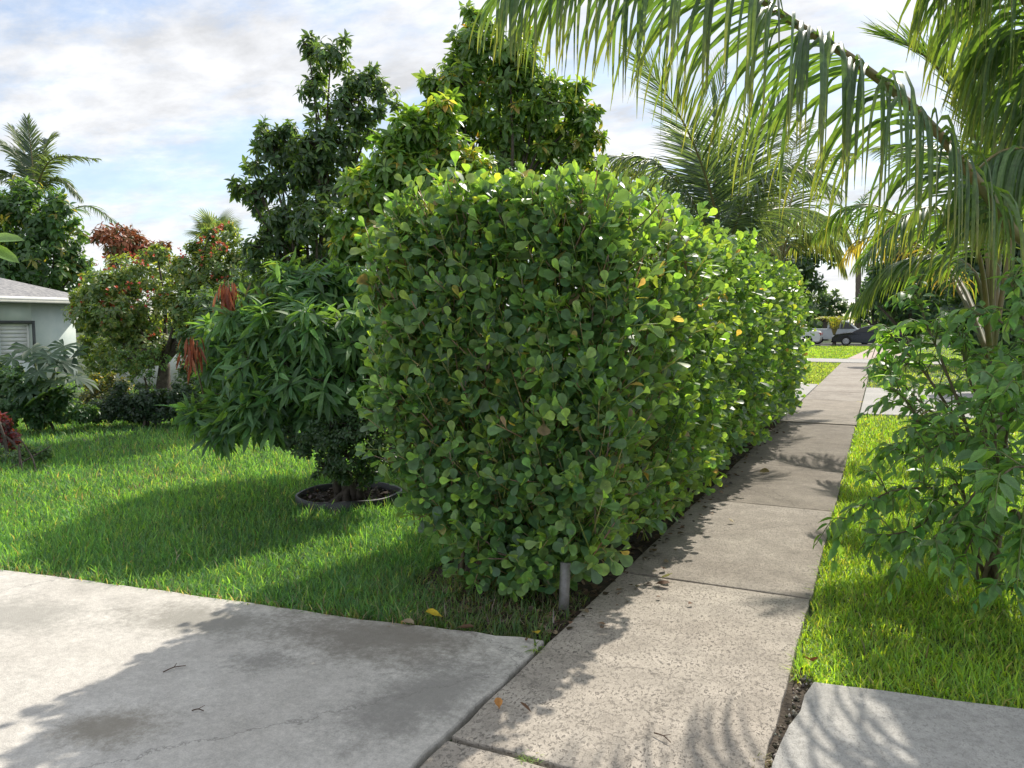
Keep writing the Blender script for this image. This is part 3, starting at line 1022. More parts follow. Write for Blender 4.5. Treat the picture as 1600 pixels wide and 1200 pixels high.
def twig(px, py, length, az, label):
    g = gnd(px, py, 0.011)
    pts = np.array([[0, 0, 0], [.5, .04, .006], [1, -.03, .0]]) * [length, length, 1]
    c, s = math.cos(az), math.sin(az)
    pts = pts @ np.array([[c, s, 0], [-s, c, 0], [0, 0, 1]])
    mb = MB()
    mb.add(*tube(catmull(pts, 7), [.003, .0018], 5), (0.10, .065, .045))
    mb.add(*tube([pts[1], pts[1] + [c * .02 - s * .02, s * .02 + c * .02, .006]], [.002, .0012], 4), (0.10, .065, .045))
    o = mb.build('twig', M_LITTER)
    o.location = tuple(float(v) for v in g)
    tag(o, label, 'twig')


twig(1022, 1145, .085, -.45, 'short dark twig on the sunlit pitted sidewalk slab')
twig(255, 1050, .10, 1.2, 'thin bent twig lying on the sunlit driveway')
twig(300, 1110, .05, .4, 'tiny twig scrap near the driveway stain')


# weed tufts in the joints
def weed(px, py, n, h, spread, label, col=((0.10, 0.17, 0.035), (0.13, 0.18, 0.05))):
    g = gnd(px, py, 0)
    b = np.array([g[0], g[1], -0.01])
    P = b + np.column_stack([rng.normal(size=(n, 2)) * spread, np.zeros(n)])
    d = np.column_stack([rng.normal(size=(n, 2)) * .9, rng.uniform(.3, 1.2, n)])
    mb = MB()
    mb.add(*instance(leaf_tpl([(0, 0), (.3, .06), (.7, .05), (1, 0)], .3, .5), P, frames(d, np.array([0, 0, 1.])), rng.uniform(.6, 1.2, n) * h, palette(n, col)))
    w_ = thing('weed_tuft', label, 'weed', b)
    mb.build('blades', M_GRASS, w_, b, kind='stuff')


weed(822, 1183, 70, .028, .022, 'small green weed growing in the sidewalk cross joint')
weed(838, 1012, 26, .07, .018, 'grassy weed tuft at the driveway corner joint')
weed(1192, 1185, 40, .03, .02, 'dry weed tuft in the gap beside the apron', ((.2, .17, .07), (.12, .15, .05)))
weed(1345, 628, 24, .05, .03, 'yellow weed tuft at the far driveway joint', ((.4, .32, .05), (.3, .3, .06)))

# ------------------------------------------------------------------ generic trees and shrubs
def rosettes(Cn, A, k, length, spread=(0.8, 1.6), stem=0.05, droop=0.5, jit=0.15):
    n = len(Cn)
    A = nrm(A)
    a1 = nrm(np.cross(A, rng.normal(size=(n, 3))))
    a2 = np.cross(A, a1)
    P, D, N, S = [], [], [], []
    for j in range(k):
        ph = j * 2.39996 + rng.normal(size=n) * .25
        f = j / max(k - 1, 1)
        th = spread[0] + (spread[1] - spread[0]) * f + rng.normal(size=n) * jit
        rad = a1 * np.cos(ph)[:, None] + a2 * np.sin(ph)[:, None]
        d = A * np.cos(th)[:, None] + rad * np.sin(th)[:, None] - np.array([0, 0, droop]) * (0.4 + f)
        P.append(Cn - A * (stem * f) + rad * 0.006)
        D.append(nrm(d))
        N.append(A + np.array([0, 0, .6]))
        S.append(length * rng.uniform(.7, 1.15, n) * (0.75 + .35 * f))
    return np.vstack(P), np.vstack(D), np.vstack(N), np.concatenate(S)


def lobe_points(lobes, depth, per, shell=0.5, squash=0.9, thick=1.0):
    """lobes (px,py,rpx[,ddepth]) -> cluster centres with outward axes, centres of lobes"""
    Cs, As, Ls = [], [], []
    extra = []
    for lb in lobes:
        for _ in range(3):
            a = rng.uniform(0, 6.28)
            extra.append((lb[0] + lb[2] * .95 * math.cos(a), lb[1] + lb[2] * .95 * math.sin(a), lb[2] * rng.uniform(.22, .42), (lb[3] if len(lb) > 3 else 0) + rng.normal() * .3 * lb[2] / F * depth))
    main_n = len(lobes)
    for li, lb in enumerate(list(lobes) + extra):
        px, py, r = lb[:3]
        dd = lb[3] if len(lb) > 3 else rng.normal() * .25 * r / F * depth * 2
        c = at(px, py, depth + dd)
        R = r * (depth + dd) / F * .92
        n = max(4, int(per * 1.35 * (r / 40) ** 1.8))
        v = nrm(rng.normal(size=(n, 3)))
        rad = R * (shell + (1 - shell) * rng.uniform(size=n) ** .7)
        Cs.append(c + v * rad[:, None] * [thick, thick, squash])
        As.append(nrm(v + [0, 0, .55]))
        if li < main_n:
            Ls.append((c, R))
    return np.vstack(Cs), np.vstack(As), Ls


def tree(name, label, cat, base, lobes, depth, per, k, length, tpl, cols, wts, trunk_r=.08, droop=.5, mat=M_LEAF,
         young=None, nobj=0, twigs=True, thick=1.15, shell=.35, spread=(.8, 1.6), group=None, stems=1, young_frac=.12, bark=M_BARK, zmin=0.05):
    base = np.array([base[0], base[1], -0.06])
    t = thing(name, label, cat, base, group)
    Cn, A, Ls = lobe_points(lobes, depth, per, shell, .95, thick)
    keep = Cn[:, 2] > zmin
    Cn, A = Cn[keep], A[keep]
    P, D, N, S = rosettes(Cn, A, k, length, spread, length * .35, droop)
    c = palette(len(P), cols, wts, .16)
    nc = len(Cn)
    if young is not None:
        yc = (rng.uniform(size=nc) < young_frac) & (A[:, 2] > .1)
        ym = np.tile(yc, k)
        c[ym] = palette(int(ym.sum()), young, None, .15)
    Rm = frames(D, N, rng.normal(size=len(P)) * .3)
    ok = P[:, 2] + D[:, 2] * S > 0.0
    P, S, c, Rm = P[ok], S[ok], c[ok], Rm[ok]
    if nobj:
        m = pick_split(P, S, nobj, S / np.maximum(depth_of(P), .5) ** 2.5)
        leaf_objects(tpl, P[m], Rm[m], S[m], c[m], mat, t, base)
        P, S, c, Rm = P[~m], S[~m], c[~m], Rm[~m]
    mb = MB()
    mb.add(*instance(tpl, P, Rm, S, c))
    mb.build('crown', mat, t, base, kind='stuff')
    # trunk with limbs to every lobe, twigs to the leaf clusters
    tb, bb = MB(), MB()
    cc = np.mean([l_[0] for l_ in Ls], 0)
    zlo = min(l_[0][2] - l_[1] for l_ in Ls)
    fork = np.array([base[0] * .75 + cc[0] * .25, base[1] * .75 + cc[1] * .25, max(0.25, zlo * .8, cc[2] * .32)])
    tops = []
    for s_ in range(stems):
        b0 = base + np.array([rng.normal() * .05 * (s_ > 0), rng.normal() * .05 * (s_ > 0), 0]) * (1 + stems * .3)
        fk = fork + rng.normal(size=3) * .12 * (s_ > 0)
        tp_ = catmull([b0, b0 * .55 + fk * .45 + rng.normal(size=3) * [.03, .03, 0], fk], 8)
        tb.add(*tube(tp_, [trunk_r * 1.25, trunk_r, trunk_r * .75], 9))
        tops.append(fk)
    for (c_, R) in Ls:
        f0 = tops[rng.integers(len(tops))]
        midp = f0 * .5 + c_ * .5 + rng.normal(size=3) * .05 * np.linalg.norm(c_ - f0) + [0, 0, .05]
        pts = catmull([f0, midp, c_], 8)
        bb.add(*tube(pts, [trunk_r * .42, trunk_r * .22, trunk_r * .09], 6))
        if twigs:
            dd_ = np.linalg.norm(Cn - c_, axis=1)
            near = np.where(dd_ < R * 1.05)[0]
            for j in near[:26]:
                bb.add(*tube(catmull([c_, (c_ + Cn[j]) / 2 + rng.normal(size=3) * .05 * R, Cn[j]], 4), [trunk_r * .12 + .002, .003], 4))
    tb.build('trunk', bark, t, base, kind='stuff' if stems > 1 else None)
    bb.build('branches', bark, t, base, kind='stuff')
    return t, base


def gpt(px, depth):
    g = at(px, HZ, depth)
    return g[0], g[1]


DG = [(0.050, 0.088, 0.036), (0.066, 0.112, 0.040), (0.040, 0.072, 0.032)]
MG = [(0.06, 0.112, 0.032), (0.075, 0.132, 0.036), (0.045, 0.09, 0.03)]
LG = [(0.085, 0.15, 0.03), (0.10, 0.17, 0.035), (0.065, 0.12, 0.028)]
YNG = [(0.17, 0.21, 0.045), (0.22, 0.23, 0.05), (0.27, 0.20, 0.05)]

# tree with the lopsided dark crown
tree('broadleaf_tree', 'tall dark green tree with lopsided open crown behind the mango tree', 'tree', gpt(500, 13.2),
     [(517, 84, 34), (482, 72, 15), (562, 125, 30), (600, 150, 24), (492, 145, 26), (540, 167, 42), (413, 214, 22), (432, 232, 30), (462, 228, 32), (391, 256, 14), (380, 290, 16),
      (408, 303, 22), (495, 225, 45), (478, 270, 45), (515, 295, 52), (432, 357, 38), (455, 340, 40), (402, 385, 26), (495, 345, 48), (461, 390, 42), (540, 230, 45), (570, 190, 30), (430, 275, 25),
      (470, 440, 45), (430, 430, 40), (520, 400, 45)],
     13, 30, 8, .165, T_AVO, DG, [4, 3, 3], .11, .45, young=[(0.09, .15, .035), (.11, .17, .04)], young_frac=.14)
# tree with the pointed crown
tree('broadleaf_tree', 'tall pointed tree with yellowish new leaves rising behind the hedge', 'tree', gpt(780, 10.6),
     [(748, 26, 24), (745, 60, 36), (752, 92, 42), (795, 75, 36), (820, 95, 28), (704, 106, 16), (719, 130, 36), (680, 135, 22), (793, 122, 46), (748, 165, 55), (838, 135, 36), (898, 145, 20),
      (866, 165, 40), (910, 175, 18), (922, 208, 20), (880, 210, 42), (821, 195, 55), (704, 180, 42), (690, 210, 40), (777, 225, 55), (851, 240, 55), (910, 240, 36), (780, 290, 55), (860, 300, 50), (700, 270, 45)],
     10.4, 18, 9, .17, T_AVO, [(0.085, 0.145, 0.038), (0.108, 0.17, 0.042), (0.065, 0.115, 0.034)], [4, 3, 3], .10, .5, young=YNG + [(0.10, .17, .04)], young_frac=.13)
# lighter tree in front
tree('broadleaf_tree', 'lighter green leafy tree with yellow shoots just behind the hedge top', 'tree', gpt(620, 8.4),
     [(640, 205, 26), (612, 215, 14), (668, 212, 22), (622, 262, 40), (590, 303, 40), (680, 278, 45), (562, 345, 36), (640, 332, 48), (735, 268, 42), (705, 235, 32), (548, 392, 28), (760, 300, 40), (560, 290, 20), (655, 190, 24), (688, 168, 26), (660, 238, 40), (600, 250, 30), (600, 380, 45), (690, 340, 50)],
     8.2, 22, 9, .15, T_AVO, LG, [4, 3, 3], .07, .45, young=YNG, young_frac=.10)
# far round tree right of the pointed one
tree('broadleaf_tree', 'yellowish green bushy tree glimpsed between pointed tree and palm', 'tree', gpt(985, 20),
     [(985, 262, 28), (955, 280, 26), (1015, 275, 24), (985, 310, 40), (940, 300, 30), (1030, 320, 35)],
     20, 60, 6, .16, T_SMALL, [(0.10, .13, .035), (.13, .15, .04), (.07, .10, .03)], [3, 2, 2], .1, .3, twigs=False)

# ------------------------------------------------------------------ mango tree in its ring
ring_c = np.array([-4.40, 5.72])
mango, mango_base = tree('mango_tree', 'young mango tree with long drooping leaves and red new flushes', 'tree', ring_c,
     [(455, 455, 40, -.1), (400, 490, 42, -.2), (355, 530, 40, 0), (345, 580, 28, .1), (500, 440, 42, .1), (560, 440, 42, .3), (450, 520, 50, -.4), (520, 520, 52, -.5), (570, 520, 45, -.2),
      (390, 570, 50, -.3), (355, 620, 28, -.1), (460, 590, 52, -.45), (530, 600, 50, -.5), (580, 590, 40, -.2), (410, 630, 38, -.4), (350, 670, 16, -.3), (310, 640, 16, 0), (500, 480, 50, .5), (430, 560, 50, .5), (530, 560, 50, .4), (590, 480, 36, .1), (375, 645, 22, -.3), (480, 640, 36, -.3)],
     6.9, 13, 11, .215, T_MANGO, [(0.060, 0.125, 0.035), (0.075, 0.150, 0.038), (0.05, 0.10, 0.032), (0.10, .18, .04)], [4, 3, 3, 1], .05, .55, nobj=300, spread=(.7, 1.55), shell=.35, mat=M_MATTE)


def flush(px, py, depth, hgt, wd, cols, label):
    c = at(px, py, depth)
    n = 46
    P = c + rng.normal(size=(n, 3)) * [wd * .35, wd * .35, .03]
    P[:, 2] += -rng.uniform(0, hgt * .45, n)
    off = (P - c) * [1, 1, 0]
    D = nrm(np.column_stack([off[:, :2] * 1.6 + rng.normal(size=(n, 2)) * .03, np.full(n, -hgt * .8)]))
    m = MB()
    m.add(*instance(T_MANGO, P, frames(D, nrm(off + 1e-3) + rng.normal(size=(n, 3)) * .3), np.column_stack([np.full(n, hgt * .6) * rng.uniform(.7, 1.1, n)] + [np.full(n, hgt * .34)] * 2), palette(n, cols, None, .2)))
    o = m.build('new_leaf_flush', M_PETAL, mango, mango_base, kind='stuff')
    o['label'] = label
    mt = MB()
    mt.add(*tube([c + [0.05, .05, -.5], c + [.02, 0, -.2], c], [.008, .006, .004], 5))
    mt.build('shoot', M_TWIG, mango, mango_base)


RED = [(0.30, 0.085, 0.045), (0.36, 0.12, 0.06), (0.24, 0.07, 0.04)]
flush(356, 438, 6.6, .36, .10, RED, 'hanging rust red new leaves at the mango top')
flush(302, 530, 6.7, .30, .10, RED, 'hanging rust red new leaves on the mango side shoot')
flush(400, 446, 6.8, .30, .16, [(0.17, 0.13, 0.04), (.13, .12, .035)], 'hanging olive brown new leaves of the mango')

rg = MB()
an = np.linspace(0, 2 * math.pi, 65)[:-1]
for r0, r1 in ((.466, .482),):
    prof = [(r0, -.1), (r0, .042), (r0 + .004, .05), (r1 - .004, .05), (r1 + .004, .042), (r1, -.1)]
    V = np.array([[ring_c[0] + r * (1 + .012 * math.sin(3 * a)) * math.cos(a), ring_c[1] + r * (1 + .012 * math.sin(3 * a)) * math.sin(a), z + .012 * math.sin(a + 2) + .006 * math.sin(5 * a)] for a in an for r, z in prof])
    k = len(prof)
    T = [[i * k + j, ((i + 1) % 64) * k + j, ((i + 1) % 64) * k + j + 1, i * k + j + 1] for i in range(64) for j in range(k - 1)]
    rg.add(V, np.array(T))
tag(rg.build('edging_ring', M_RUBBER), 'black plastic edging ring in the lawn around the mango trunk', 'garden edging')
# mulch chips in the ring
n = 900
rr, aa = .45 * np.sqrt(rng.uniform(size=n)), rng.uniform(0, 6.28, n)
mm_ = MB()
mm_.add(*instance(T_SMALL, np.column_stack([ring_c[0] + rr * np.cos(aa), ring_c[1] + rr * np.sin(aa), rng.uniform(-.03, .01, n)]), frames(rng.normal(size=(n, 3)) * [1, 1, .25], np.array([0, 0, 1.]), rng.normal(size=n) * .5), rng.uniform(.03, .07, n),
                  palette(n, [(.05, .04, .03), (.09, .07, .05), (.16, .13, .10)], [4, 3, 1])))
tag(mm_.build('mulch', M_LITTER), 'dark mulch chips inside the black edging ring', 'mulch', kind='stuff')
mulchbed = slab('mulch_bed', [(ring_c[0] + .455 * math.cos(a), ring_c[1] + .455 * math.sin(a)) for a in an], -.12, -.028, M_SOIL, None, 0)
tag(mulchbed, 'dark soil inside the edging ring', None, kind='structure')
# small leaved dark shrub sharing the ring
tree('small_shrub', 'dark fine leaved shrub growing around the mango trunk in the ring', 'shrub', ring_c + [0.12, -.12],
     [(560, 665, 46, -.5), (510, 672, 38, -.5), (600, 660, 44, -.3), (475, 692, 28, -.4), (540, 712, 36, -.4), (590, 715, 32, -.3), (450, 676, 22, -.4), (530, 650, 38, -.2), (510, 728, 22, -.3), (570, 740, 20, -.2)],
     6.9, 80, 7, .045, T_SMALL, [(0.035, 0.065, 0.028), (.045, .08, .03)], None, .035, .2, twigs=True, stems=5)

# ------------------------------------------------------------------ house and garden wall at the left
HD = 22.0
hA = at(-330, HZ, 17.0)
hp0 = at(0, HZ, HD)
hx = hp0[0]
hy0 = at(-700, HZ, 14)[1] - 4
# wall runs along y at x = hx, facing +x
def y_at(px):
    d = _fw * F + _rt * (px - 800)
    return d[1] * hx / d[0]


def z_at(px, py):
    d = _fw * F + _rt * (px - 800) + _up * (600 - py)
    return H + d[2] * hx / d[0]


yE = y_at(122)
yW0, yW1 = y_at(4), y_at(54)
zt = z_at(30, 506)
zb = zt - 1.15
ze = z_at(60, 474)
house = thing('house', 'pale mint rendered bungalow with grey shingle hip roof', 'house', (hx, yE - 3, -.05))
hb = np.array([hx, yE - 3, -.05])
ys = hy0 - 6
mbx = MB()
TH = .22
# wall with a window opening
for (a, b_, c_, d_) in ((ys, yW0, -.4, ze), (yW1, yE, -.4, ze), (yW0, yW1, -.4, zb), (yW0, yW1, zt, ze)):
    mbx.add(*box(hx - TH, hx, a, b_, c_, d_))
mbx.add(*box(hx - 9, hx - TH, yE - TH, yE, -.4, ze))
mbx.build('wall', M_WALL, house, hb, smooth=False)
# recessed shutter window
wn = MB()
fr = .07
wx = hx - .12
for (a, b_, c_, d_) in ((yW0, yW0 + fr, zb, zt), (yW1 - fr, yW1, zb, zt), (yW0 + fr, yW1 - fr, zb, zb + fr), (yW0 + fr, yW1 - fr, zt - fr, zt)):
    wn.add(*box(wx - .05, wx, a, b_, c_, d_))
wf = wn.build('window_frame', M_WHITE, house, hb, smooth=False)
sx_ = MB()
sx_.add(*box(hx - .118, hx + .012, yW1 + .002, yW1 + .09, zb - .1, zt + .09))
sx_.add(*box(hx + .002, hx + .012, yW0 - .02, yW1 + .0, zt + .002, zt + .09))
sx_.build('window_surround', M_DARKTRIM, house, hb, smooth=False)
for i in range(9):
    z0 = zb + fr + (zt - zb - 2 * fr) * i / 9
    sh = MB()
    sh.add(*box(wx - .04, wx - .015 + .004 * (i % 2), yW0 + fr, yW1 - fr, z0 + .004, z0 + (zt - zb - 2 * fr) / 9 - .004))
    sh.build('shutter_slat', M_WHITE, wf, hb, smooth=False).parent = house
# hip roof
OV = .45
ex, ey1 = hx + OV, yE + OV
zr = ze + .02
rise = z_at(60, 431) * 1.0
mbx = MB()
rx0 = hx - 9.5
cxr = hx - 4.2
zrg = ze + 1.55
Vr = np.array([[ex, ys, zr + .14], [ex, ey1, zr + .14], [rx0, ey1, zr + .14], [rx0, ys, zr + .14], [cxr, ys, zrg], [cxr, ey1 - 3.6, zrg],
               [ex, ys, zr], [ex, ey1, zr], [rx0, ey1, zr], [rx0, ys, zr]])
for q_ in ([0, 1, 5, 4], [2, 3, 4, 5], [6, 9, 8, 7]):
    mbx.add(Vr, np.array([q_]))
mbx.add(Vr, np.array([[1, 2, 5]]))
mbx.build('roof', M_SHINGLE, house, hb, smooth=False)
fa = MB()
fa.add(*box(ex + .002, ex + .03, ys, ey1 + .03, zr - .02, zr + .09))
fa.add(*box(rx0, ex, ey1 + .002, ey1 + .03, zr - .02, zr + .09))
fa.build('fascia', M_WHITE, house, hb, smooth=False)
gt = MB()
gt.add(*box(ex + .032, ex + .09, ys, ey1 + .09, zr + .05, zr + .15))
gt.build('gutter', M_WHITE, house, hb, smooth=False)
gw = MB()
ga, gb2 = at(150, HZ, 21.0), at(420, HZ, 19.0)
dvec = nrm(gb2 - ga)
nv = np.array([-dvec[1], dvec[0], 0])
Vw = np.array([p + nv * s_ * .08 + [0, 0, z - H] for z in (-.1, 1.05) for p in (ga, gb2) for s_ in (-1, 1)])
gw.add(Vw, np.array([[0, 1, 3, 2], [4, 6, 7, 5], [0, 4, 5, 1], [2, 3, 7, 6], [0, 2, 6, 4], [1, 5, 7, 3]]))
tag(gw.build('garden_wall', M_WHITE, smooth=False), 'low white garden wall behind the red flowering tree', 'wall')

# ------------------------------------------------------------------ garden plants on the left
ft, fb = tree('flowering_tree', 'small garden tree with tiny leaves and scattered red flowers', 'tree', gnd(258, 618)[:2],
     [(160, 450, 36), (200, 430, 40), (250, 430, 42), (300, 425, 40), (345, 420, 38), (370, 440, 30), (140, 490, 34), (180, 490, 45), (230, 490, 45), (285, 480, 40), (330, 470, 40), (165, 545, 36), (200, 560, 34),
      (320, 385, 22), (355, 370, 20), (330, 365, 10), (225, 535, 36), (130, 465, 18), (375, 400, 24), (345, 500, 30), (150, 580, 20), (245, 395, 16)],
     17, 85, 9, .135, T_TINY, [(0.08, .125, .04), (.11, .155, .046), (.06, .10, .036), (.16, .18, .05)], [4, 3, 3, 1.8], .15, .25, twigs=False)
Cn, A, _ = lobe_points([(160, 450, 38), (200, 425, 42), (250, 430, 42), (300, 425, 40), (345, 410, 38), (140, 490, 34), (180, 485, 45), (230, 490, 45), (330, 470, 40), (355, 370, 20)], 16.6, 2.2, .9)
P, D, N, S = rosettes(Cn, A, 5, .058, (.5, 1.3), .02, .1)
fm = MB()
fm.add(*instance(T_FLOWER, P, frames(D, N), S, palette(len(P), [(0.5, .10, .06), (.55, .14, .07), (.45, .09, .08)], None, .15)))
fm.build('flowers', M_PETAL, ft, fb, kind='stuff')

tree('round_tree', 'dense dark round tree behind the mint house roof', 'tree', gpt(60, 31),
     [(20, 320, 36), (60, 345, 48), (10, 370, 50), (100, 375, 34), (60, 400, 55), (120, 410, 26), (20, 430, 40), (-40, 350, 60), (100, 430, 36), (35, 300, 18), (85, 340, 16)],
     31, 50, 6, .38, T_AVO, [(0.04, .085, .025), (.055, .11, .03), (.032, .065, .022)], [4, 3, 3], .16, .4, young=[(.10, .15, .03), (.16, .15, .04)], young_frac=.14, twigs=False)
tree('red_tree', 'tree covered in rust red new leaves beyond the house', 'tree', gpt(195, 27),
     [(165, 365, 18), (195, 375, 20), (220, 382, 16), (248, 385, 12), (180, 392, 20), (225, 395, 16), (255, 402, 10)],
     27, 85, 6, .26, T_AVO, [(0.34, .12, .06), (.28, .14, .06), (.12, .13, .05), (.40, .17, .09)], [4, 3, 2, 2], .12, .5, twigs=False, mat=M_PETAL)
tree('dark_shrub', 'dark green shrub mass below the lopsided tree', 'shrub', gpt(370, 15),
     [(400, 430, 40), (370, 470, 40), (420, 480, 45), (340, 520, 36), (390, 530, 45), (310, 560, 30), (300, 600, 30), (350, 580, 40), (330, 480, 40, -2.2), (380, 500, 45, -2.4), (360, 550, 45, -2.4), (420, 540, 45, -2.2), (310, 530, 30, -2.2)],  # the nearer lobes are added to cast shade on the back lawn
     15.5, 60, 7, .145, T_TINY, DG, None, .05, .3, twigs=False, stems=3)
# low planting in front of the house
tree('low_shrub', 'low dark shrub bed in front of the flowering tree', 'shrub', gnd(230, 664)[:2],
     [(170, 640, 26), (210, 640, 28), (250, 638, 28), (290, 635, 26), (230, 622, 24), (190, 625, 24), (150, 645, 24), (270, 618, 18), (310, 640, 24)],
     12.3, 150, 8, .078, T_TINY, [(0.022, .042, .02), (.03, .055, .024)], None, .02, .2, twigs=False, stems=4)
tree('croton_shrub', 'low clipped shrub with yellow topped leaves beside the mint house', 'shrub', gnd(165, 655)[:2],
     [(150, 600, 14), (175, 598, 13), (195, 603, 12), (165, 615, 20), (190, 622, 18), (140, 618, 16)],
     13.3, 200, 8, .072, T_TINY, [(0.20, .17, .03), (.06, .08, .025), (.05, .07, .025)], [1.4, 3, 3], .02, .2, twigs=False, stems=4)
tree('low_shrub', 'dark leafy shrub under the big lobed leaves', 'shrub', gnd(60, 672)[:2],
     [(20, 630, 30), (60, 630, 30), (100, 640, 26), (-20, 640, 34), (130, 645, 18), (40, 605, 26), (90, 610, 22), (10, 590, 22)],
     11.6, 130, 8, .088, T_TINY, [(0.035, .075, .028), (.045, .09, .03)], None, .02, .2, twigs=False, stems=4)
tree('red_croton', 'croton plant with dark red leaves at the lawn edge', 'plant', gnd(8, 712)[:2],
     [(5, 660, 12), (14, 680, 16), (22, 692, 12), (0, 700, 14), (-20, 680, 26)],
     9.6, 120, 7, .09, T_OVATE, [(0.14, .03, .03), (.20, .045, .035), (.07, .03, .028), (.06, .07, .03)], [3, 2, 3, 1], .015, .1, stems=3)
tree('ground_cover_plant', 'small leafy green plant spreading below the red croton', 'plant', gnd(30, 735)[:2],
     [(10, 715, 16), (35, 712, 16), (60, 712, 14), (20, 730, 14), (-15, 720, 24), (75, 705, 8)],
     8.9, 110, 6, .05, T_SMALL, [(0.05, .09, .035), (.065, .11, .04)], None, .008, .1, stems=4, zmin=-.02)

# thin stemmed shrub against the white wall
tree('thin_shrub', 'thin stemmed leafy shrub in front of the white garden wall', 'shrub', gnd(228, 617)[:2],
     [(200, 560, 20), (225, 545, 22), (245, 560, 18), (215, 585, 14), (240, 590, 10)],
     16, 50, 6, .07, T_SMALL, MG, None, .02, .2, stems=4)

# big lobed leaves (each leaf a part)
def lobed_leaf(n_l=9):
    V, T = [(0, 0, 0)], []
    for i in range(n_l):
        a = -2.3 + 4.6 * i / (n_l - 1)
        Ln = 1.0 - .25 * abs(i - (n_l - 1) / 2) / (n_l / 2)
        b = len(V)
        for (r, off, z) in ((.34, -.27, .02), (.66, -.19, .02), (Ln, 0, -.12), (.66, .19, .02), (.34, .27, .02), (.45, 0, -.01)):
            V.append((r * math.cos(a + off), r * math.sin(a + off), z))
        T += [[0, b, b + 5], [b, b + 1, b + 5], [b + 1, b + 2, b + 5], [b + 2, b + 3, b + 5], [b + 3, b + 4, b + 5], [b + 4, 0, b + 5]]
    return np.array(V) * .55, np.array(T)


T_LOBED = lobed_leaf()
lb_base = np.array([*gnd(70, 668)[:2], -.06])
lob = thing('lobed_leaf_plant', 'tall plant with big deeply lobed leaves by the house wall', 'plant', lb_base)
spots = [(20, 560, .1), (48, 545, .0), (75, 555, -.2), (60, 580, -.5), (95, 565, -.2), (85, 595, -.5), (35, 590, -.4), (10, 580, 0), (110, 560, .1), (120, 590, -.3), (100, 615, -.5), (45, 612, -.6), (70, 615, -.7), (15, 610, -.4), (-10, 560, 0), (-25, 590, -.2), (100, 540, .1)]
Pl, Rl, Sl, Cl = [], [], [], []
sm = MB()
for (px, py, dd) in spots:
    c = at(px, py, 11.9 + dd)
    off = c - lb_base
    outv = nrm(np.array([off[0], off[1], 0]) + rng.normal(size=3) * [.5, .5, 0] + [0.4, -.6, 0])
    d = nrm(outv * .8 + [0, 0, -.45])[None]
    Pl.append(c)
    Rl.append(frames(d, (np.array([0, 0, 1.]) + outv * .5)[None], rng.normal(size=1) * .25)[0])
    Sl.append(rng.uniform(.5, .78))
    Cl.append(palette(1, [(0.028, .06, .022), (.036, .072, .024), (.09, .16, .032)], [5, 3, .7])[0])
    sm.add(*tube(catmull([lb_base + rng.normal(size=3) * [.06, .06, 0], lb_base * .5 + c * .5 + [0, 0, .25], c], 7), [.018, .008], 5))
leaf_objects(T_LOBED, np.array(Pl), np.array(Rl), np.array(Sl), np.array(Cl), M_MATTE, lob, lb_base, 'lobed_leaf', 5)
sm.build('leaf_stalks', M_GREENSTEM, lob, lb_base, kind='stuff')

